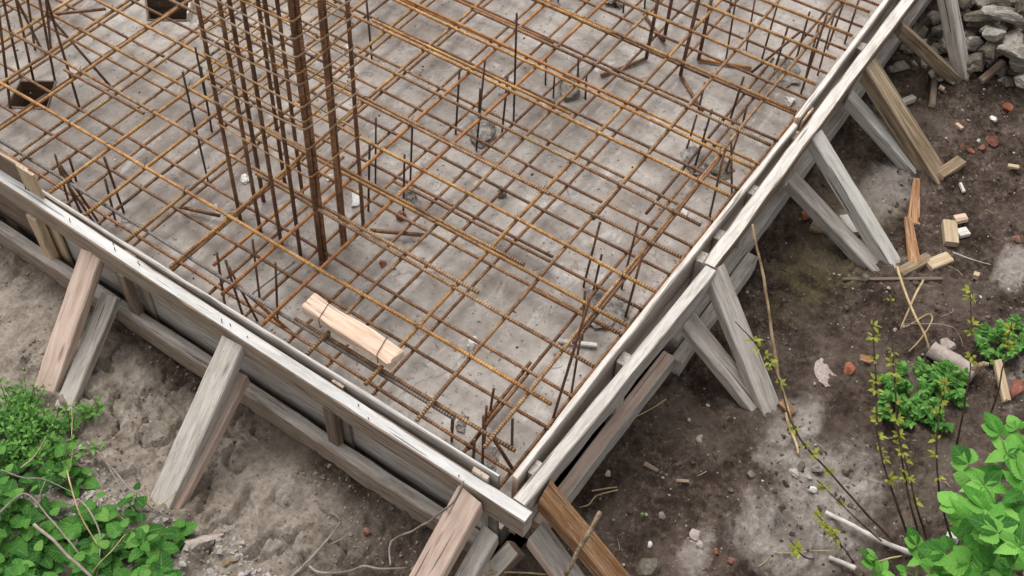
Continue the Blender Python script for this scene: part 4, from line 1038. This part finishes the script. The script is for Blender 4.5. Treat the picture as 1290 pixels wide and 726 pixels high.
# near left corner: (px, py, height, stems, leaf length)
lp = [(8, 640, .14, 4, .050, 'rightmost'), (40, 660, .13, 4, .052, ''), (20, 700, .15, 4, .060, ''), (78, 690, .13, 4, .055, ''), (60, 725, .14, 4, .060, ''), (115, 672, .11, 4, .050, ''), (120, 715, .13, 4, .056, ''), (150, 700, .12, 4, .052, ''),
      (165, 650, .10, 3, .045, ''), (185, 700, .12, 4, .055, ''), (210, 725, .12, 4, .060, ''), (225, 685, .10, 3, .058, ''), (60, 600, .12, 4, .045, ''), (95, 620, .10, 3, .045, ''), (20, 600, .13, 4, .045, ''), (100, 740, .14, 4, .06, ''), (10, 740, .15, 4, .065, ''), (165, 745, .13, 4, .06, '')]
names = ['left of the pale stalks', 'under the arching grey stalk', 'in the bottom left corner', 'below the forked stalk', 'at the bottom edge beside the thick stalk', 'under the crossing stalks', 'right of the thick brown stalk', 'right of the crossing stalks', 'at the gravel edge by the brace foot', 'between the gravel and the crossing stalks', 'at the bottom edge beside the gravel', 'nearest the pale concrete piece', 'above the arching grey stalk', 'below the twig on the clay', 'at the left edge above the stalk', 'half cut by the bottom edge', 'half cut by the bottom left corner', 'lowest one by the gravel']
for i, (px, py, h, n, L, _) in enumerate(lp):
    nettle(onsoil(px, py), h*.9, max(2, n-1), L*1.28, 500+i, L_NETTLE, f'broad-leaved green weed {names[i]}', name='leafy_weed')
fl = [(15, 560, .14), (50, 545, .12), (85, 545, .10), (35, 580, .12), (5, 530, .13), (30, 520, .10), (70, 575, .11), (110, 525, .06), (0, 590, .12)]
fn = ['at the left edge beside the wide brace', 'in front of the wide pinkish brace foot', 'reaching the foot of the grey lower brace', 'just above the broad-leaved weeds', 'highest at the left photo edge', 'touching the foot of the wide pinkish brace', 'right above the twig on the clay', 'creeping out onto the clay', 'lowest at the left photo edge']
for i, (px, py, rad) in enumerate(fl):
    nettle(onsoil(px, py), rad*1.05, int(13*rad/.1), .027, 600+i, L_FINE, f'fine-leaved bright green weed clump {fn[i]}', group='fine-leaved weed clumps at left', name='weed_clump', jit=1.5 if rad > .07 else .7)
# right clump
rl = [(1150, 495, .13, 'left half of the low green patch beside the log'), (1185, 490, .10, 'right half of the low green patch beside the log'), (1125, 520, .08, 'front left end of the low green patch'), (1255, 440, .09, 'small green weed patch behind the short log'), (1275, 430, .08, 'small green weed patch at the right edge behind the log'), (1170, 530, .07, 'front end of the low green patch under the dark twigs')]
for i, (px, py, rad, lab) in enumerate(rl):
    feather(onsoil(px, py), rad, int(24*rad/.1), 650+i, lab, 'low weed patches at right')

# large-leaved shrub, near right
def shrub(base, tips, L, seed, label, rosette=None):
    r = random.Random(seed); st, lv = Stems(), Leaves()
    for tp in tips:
        mid = base.lerp(tp, .5)+Vector((r.gauss(0, .03), r.gauss(0, .03), .05))
        st.add([base, mid, tp], .005, .002)
        for j in range(4):
            t = .4+.6*j/3
            p = base.lerp(mid, t*2) if t < .5 else mid.lerp(tp, t*2-1)
            for s in (0, 1):
                b_ = j*2.4+s*3.1+r.gauss(0, .3)
                d = Vector((math.cos(b_), math.sin(b_), r.uniform(-.05, .5)))
                q = p+d*r.uniform(.03, .07)
                st.add([p, p.lerp(q, .6)+Vector((0, 0, .006)), q], .0014, .001)
                sz = L*r.uniform(.5, 1.0)
                lv.add(lobed_geo(sz, sz*.85, r.uniform(.1, .35)), q, d, roll_=r.gauss(0, .38))
        for j in range(5):
            b_ = j*1.257+r.gauss(0, .15); d = Vector((math.cos(b_), math.sin(b_), .35))
            lv.add(leaf_geo(L*.8, L*.42, .2, .35, .05, 7), tp, d)
    return put_plant('leafy_shrub', base, st, lv, L_SHRUB, M_STEM, label, 'shrub', 'large-leaved shrubs at the near right')
sb = Vector((1.75, -.50, gz(1.75, -.5)))
shrub(sb, [at(1268, 572, .33), at(1240, 612, .36), at(1288, 620, .40), at(1292, 565, .25)], .098, 700, 'large-leaved green shrub reaching highest at the right edge')
shrub(sb+Vector((-.12, .02, 0)), [at(1250, 660, .50), at(1285, 690, .52), at(1225, 655, .40)], .092, 701, 'large-leaved green shrub in the bottom right corner with a star of pale leaves')
shrub(sb+Vector((-.14, .10, 0)), [at(1205, 715, .30), at(1160, 705, .18), at(1110, 722, .12), at(1240, 720, .42)], .062, 702, 'low green shrub shoots along the bottom edge by the white branch')

# saplings with young leaves
def sapling(bpx, pts, leaves, seed, label, r0=.0042):
    """pts: (px, py, height above soil)"""
    r = random.Random(seed)
    base = onsoil(*bpx)
    P = [base]+[at(a, b_, c) for a, b_, c in pts]
    e = tag(empty('sapling', base), label, 'sapling', 'bare young saplings at the right')
    twig('stem', P, r0, .0016, M_TWIGDARK, e, 5, .004)
    lv = Leaves(); SP = smooth_path(P, 8)
    for k in range(leaves):
        t = .35+.65*r.random()**.8
        p = SP[min(len(SP)-1, int(t*(len(SP)-1)))]
        b_ = r.uniform(0, 6.28)
        for j in range(r.randint(3, 5)):
            d = Vector((math.cos(b_+j*.9), math.sin(b_+j*.9), r.uniform(-.1, .8))); L = r.uniform(.012, .026)
            lv.add(leaf_geo(L, L*.5, .2, .3, .1, 5), p+d*.004, d, roll_=r.gauss(0, .4))
    leafmesh(lv, base, L_LIME, e)
sapling((1153, 700), [(1128, 630, .18), (1108, 560, .34), (1103, 480, .46), (1098, 380, .60)], 14, 1, 'tallest dark sapling with yellow-green leaves up its top, leftmost upright one')
sapling((1166, 700), [(1148, 640, .16), (1134, 560, .32), (1126, 470, .46), (1122, 372, .60)], 12, 2, 'dark sapling right behind the tallest leafy one')
sapling((1174, 698), [(1155, 640, .14), (1140, 580, .24), (1120, 500, .36)], 7, 3, 'short dark sapling between the taller ones')
sapling((1200, 685), [(1184, 620, .16), (1180, 545, .3), (1190, 480, .40)], 8, 4, 'dark sapling rising straight beside the low green patch')
sapling((1205, 560), [(1217, 500, .12), (1224, 440, .22), (1222, 360, .36)], 9, 5, 'thin sapling by the log with leaves at mid height')
sapling((1240, 545), [(1258, 490, .12), (1268, 440, .2), (1275, 405, .26)], 8, 6, 'thin sapling at the right edge over the green patch')
sapling((1135, 692), [(1085, 640, .10), (1040, 590, .20), (1000, 540, .30), (975, 465, .42), (926, 405, .52)], 11, 7, 'long dark sapling leaning far left over the wide grey brace', .004)
sapling((1120, 690), [(1085, 660, .06), (1050, 625, .1), (1030, 605, .12)], 3, 8, 'short thin twig leaning left near the ground', .0025)
sapling((1060, 690), [(1050, 675, .03), (1042, 662, .06), (1030, 650, .08)], 4, 9, 'tiny curved sprout left of the white branch', .0025)
sapling((1075, 708), [(1062, 690, .04), (1050, 672, .07), (1040, 664, .1)], 5, 10, 'tiny sprout just above the white branch stub', .0025)
sapling((1025, 704), [(1010, 700, .02), (1002, 690, .04), (995, 680, .06)], 4, 11, 'low sprout with tiny leaves at the bottom of the pale soil', .0025)
tag(None or twig('seedling', [onsoil(809, 650), onsoil(809, 650, .015), onsoil(809, 647, .022)], .004, .006, L_FINE, wob=0.), 'single bright green seedling on the bare soil', 'seedling')

# dry stalks and twigs
def dry(pts, r0, r1, m, label, cat='twig', name='dry_twig', wob=.006, group=None):
    P = [onsoil(a, b_, max(c, r0*.8)) for a, b_, c in pts]
    return tag(twig(name, P, r0, r1, m, wob=wob), label, cat, group)
G1 = 'dry stalks over the left weeds'; G2 = 'twigs and roots on the clay'; G3 = 'sticks and straw on the right soil'
dry([(0, 648, .13), (20, 626, .16), (36, 624, .17), (60, 650, .16), (85, 680, .14), (108, 706, .10)], .0035, .0022, M_TWIG, 'arching pale grey stalk over the left weeds', 'dry stalk', 'dry_stalk', group=G1)
dry([(84, 592, .16), (92, 620, .15), (100, 648, .14), (124, 688, .11)], .0026, .0018, M_STRAW, 'upper straight yellowish stalk crossing the weeds', 'dry stalk', 'dry_stalk', group=G1)
dry([(98, 628, .13), (116, 648, .13), (127, 678, .12), (122, 728, .08)], .003, .0022, M_TWIG, 'bent grey stalk right of the yellowish one', 'dry stalk', 'dry_stalk', group=G1)
dry([(44, 660, .17), (75, 690, .16), (116, 728, .14)], .0052, .0045, M_BONE if False else M_TWIG, 'thick brown grey stalk stump slanting to the bottom edge', 'dry stalk', 'dry_stalk', group=G1)
dry([(0, 592, .14), (30, 602, .13), (58, 605, .12), (90, 620, .1)], .0022, .0016, M_TWIG, 'thin stalk lying along the top of the broad-leaved weeds', 'dry stalk', 'dry_stalk', group=G1)
dry([(158, 674, .10), (140, 695, .12), (116, 722, .1)], .002, .0016, M_STRAW, 'thin straw stalk leaning right at the weeds', 'dry stalk', 'dry_stalk', group=G1)
dry([(45, 632, .16), (55, 610, .17), (58, 602, .18)], .002, .0014, M_TWIG, 'short fork of the arching stalk', 'dry stalk', 'dry_stalk', group=G1)
dry([(26, 590, .15), (42, 575, .16), (58, 552, .18)], .0022, .0014, M_STRAW, 'upright thin stalk among the fine weeds', 'dry stalk', 'dry_stalk', group=G1)
dry([(90, 500, .12), (91, 560, .10), (88, 590, .08)], .0014, .0012, M_STRAW, 'single straight straw standing before the brace foot', 'dry stalk', 'dry_stalk', group=G1)
dry([(110, 556, .05), (128, 574, .05), (150, 600, .05), (180, 632, .03), (216, 655, .01)], .004, .0022, M_TWIG, 'long brown twig bridging the clay and the brace foot', group=G2)
dry([(126, 572, .05), (148, 606, .06), (172, 648, .04)], .0024, .0018, M_TWIG, 'thin side twig beside the long brown one', group=G2)
dry([(228, 610, .06), (208, 632, .05), (190, 640, .03), (186, 618, .02)], .002, .0014, M_STRAW, 'curled straw round the foot of the grey brace', group=G2)
dry([(366, 728, .02), (390, 705, .03), (406, 690, .03), (420, 672, .02), (430, 657, .02)], .005, .002, M_TWIG, 'forked root rising from the bottom edge on the clay', 'root', 'root', group=G2)
dry([(400, 634, .02), (410, 640, .025), (420, 646, .02), (430, 656, .015)], .0038, .0024, M_TWIG, 'short root poking from a crack in the clay', 'root', 'root', group=G2)
dry([(390, 714, .02), (404, 721, .02), (440, 720, .03), (458, 713, .03), (480, 718, .03), (512, 716, .03)], .0045, .0036, M_TWIG, 'wavy root lying at the bottom edge left of the brace', 'root', 'root', group=G2)
dry([(412, 688, .02), (428, 680, .03), (445, 668, .02)], .002, .001, M_TWIG, 'thin root branch beside the forked root', 'root', 'root', group=G2)
tag(twig('root', [at(585, 607, .365), at(572, 632, .30), at(550, 650, .16), at(528, 664, .06), at(494, 682, -.02), at(492, 712, -.05)], .0034, .0034, M_TWIG), 'long root hanging over the nearest pinkish brace', 'root', G2)
dry([(620, 725, .02), (616, 700, .06), (613, 676, .12)], .0018, .001, M_STRAW, 'small branched dead sprig in the dark gap by the corner', group=G2)
dry([(592, 723, .02), (640, 722, .025), (690, 724, .02)], .003, .003, M_STRAW, 'straw stick lying in the dark gap at the bottom edge', group=G2)
dry([(745, 618, .012), (762, 616, .012), (778, 614, .014)], .0028, .0026, M_STRAW, 'straight straw stick right of the orange brace', group=G3)
dry([(778, 618, .014), (752, 624, .014), (742, 636, .012), (730, 640, .01)], .0028, .002, M_STRAW, 'bent straw stick under the straight one', group=G3)
dry([(840, 503, .01), (822, 514, .012), (796, 530, .01)], .0024, .002, M_STRAW, 'thin straight straw on the dark soil between the braces', group=G3)
tag(twig('broken_branch', [at(757, 645, .30), at(738, 678, .24), at(712, 724, .14)], .0075, .0085, M_TWIGDARK if False else W_OLD, wob=.004), 'broken brown branch leaning across the orange brace plank', 'branch', G3)
tag(twig('dry_reed', [at(948, 283, .36), at(962, 350, .26), at(972, 420, .14), at(985, 490, .03), at(1003, 550, -.05)], .0045, .007, M_REED), 'long brown dead reed leaning against the right bottom rail', 'reed', G3)
tag(twig('dry_reed', [at(1130, 336, .02), at(1148, 388, .05), at(1164, 420, .04), at(1170, 440, .0)], .005, .004, M_STRAW, wob=.002), 'yellow dead reed slanting right before the pale brace foot', 'reed', G3)
tag(twig('dry_reed', [at(1163, 353, .03), at(1150, 378, .05), at(1134, 415, .0)], .005, .003, M_STRAW, wob=.002), 'yellow dead reed crossing the other one', 'reed', G3)
dry([(1142, 412, .05), (1168, 396, .06), (1174, 404, .05), (1160, 425, .05), (1144, 442, .03)], .003, .0022, M_STRAW, 'curled pale vine above the short log', group=G3)
dry([(1136, 409, .05), (1180, 408, .07), (1205, 416, .06), (1213, 440, .02)], .002, .0014, M_TWIG, 'arching thin vine over the short log', group=G3)
dry([(1170, 398, .03), (1200, 318, .02), (1225, 328, .02), (1248, 334, .015)][1:], .0018, .0014, M_BONE, 'thin pale wire-like stem on the soil right of the fresh block', group=G3)
dry([(1041, 646, .02), (1075, 664, .03), (1110, 682, .03), (1147, 698, .02)], .0075, .0095, M_BONE, 'long white peeled branch at lower right', 'branch', 'peeled_branch', .004, G3)
dry([(1044, 702, .02), (1060, 708, .03), (1078, 716, .03)], .007, .009, M_BONE, 'short white peeled branch stub below the long one', 'branch', 'peeled_branch', .004, G3)
dry([(1100, 710, .03), (1118, 704, .03), (1135, 700, .03)], .003, .003, M_STRAW, 'small pale forked twig touching the long white branch', group=G3)
dry([(975, 696, .01), (1010, 696, .012), (1058, 693, .012)], .0016, .0016, M_STRAW, 'thin straight straw across the pale soil at the bottom', group=G3)
dry([(990, 520, .02), (1002, 560, .02), (1005, 572, .01)], .006, .004, M_STRAW, 'short rotten stick below the wide brace foot', group=G3)
rt_ = random.Random(5)
for i in range(26):
    px, py = rt_.uniform(760, 1280), rt_.uniform(250, 720)
    p = onsoil(px, py, .004)
    if p.y > .62: continue
    a = rt_.uniform(0, 6.28); L = rt_.uniform(.025, .07)
    q = p+Vector((math.cos(a), math.sin(a), 0))*L; q.z = gz(q.x, q.y)+.004
    m = p.lerp(q, .5)+Vector((rt_.gauss(0, .008), rt_.gauss(0, .008), .004))
    tag(twig('dry_twig', [p, m, q], .0016, .001, rt_.choice([M_STRAW, M_TWIG, M_TWIGDARK]), wob=.003), 'thin short dry twig lying on the dark soil at right', 'twig', 'tiny twigs scattered on the right soil')

for i, (px, py) in enumerate(((150, 668), (168, 672), (134, 660), (186, 662), (142, 690), (200, 670), (70, 600), (110, 655), (215, 700), (300, 705), (280, 712), (176, 690))):
    p = onsoil(px, py, .006); lv = Leaves(); a_ = rt_.uniform(0, 6.28)
    d = Vector((math.cos(a_), math.sin(a_), rt_.uniform(-.1, .3)))
    lv.add(leaf_geo(rt_.uniform(.02, .035), rt_.uniform(.012, .02), .5, -.4, .06, 7), p, d, roll_=rt_.gauss(0, .4))
    tag(link('dead_leaf', rel(lv.V, p), lv.F, M_REED, None, Matrix.Translation(p)), 'curled brown dead leaf on the gravel between the left weeds', 'dead leaf', 'dead leaves on the gravel')
# ------------------------------------------------------------------ light: bright overcast
w = bpy.data.worlds.new('World'); S.world = w; w.use_nodes = True
nt = w.node_tree; bg = nt.nodes['Background']
sky = nt.nodes.new('ShaderNodeTexSky'); sky.sky_type = 'NISHITA'; sky.sun_disc = False
EL, AZ = math.radians(62), math.radians(60)        # towards +x+y, behind the scene
sky.sun_elevation = EL; sky.sun_rotation = math.radians(90)-AZ
sky.dust_density = 3.; sky.air_density = 1.; sky.ozone_density = 1.
hs = nt.nodes.new('ShaderNodeHueSaturation'); hs.inputs['Saturation'].default_value = .05
nt.links.new(sky.outputs[0], hs.inputs['Color']); nt.links.new(hs.outputs[0], bg.inputs['Color'])
bg.inputs['Strength'].default_value = .14
sun_d = bpy.data.lights.new('sun', 'SUN'); sun_d.energy = 1.45; sun_d.angle = math.radians(45); sun_d.color = (1, .94, .87)
sun = bpy.data.objects.new('sun', sun_d); COL.objects.link(sun)
dirv = Vector((math.cos(EL)*math.cos(AZ), math.cos(EL)*math.sin(AZ), math.sin(EL)))
sun.rotation_euler = (-dirv).to_track_quat('-Z', 'Y').to_euler()
sun.location = (3, 3, 6)
S.view_settings.view_transform = 'Standard'; S.view_settings.look = 'None'
S.view_settings.gamma = 1; S.view_settings.use_curve_mapping = False
S.view_settings.exposure = .61
S.render.engine = 'CYCLES'
S.cycles.max_bounces = 6
S.cycles.use_denoising = True
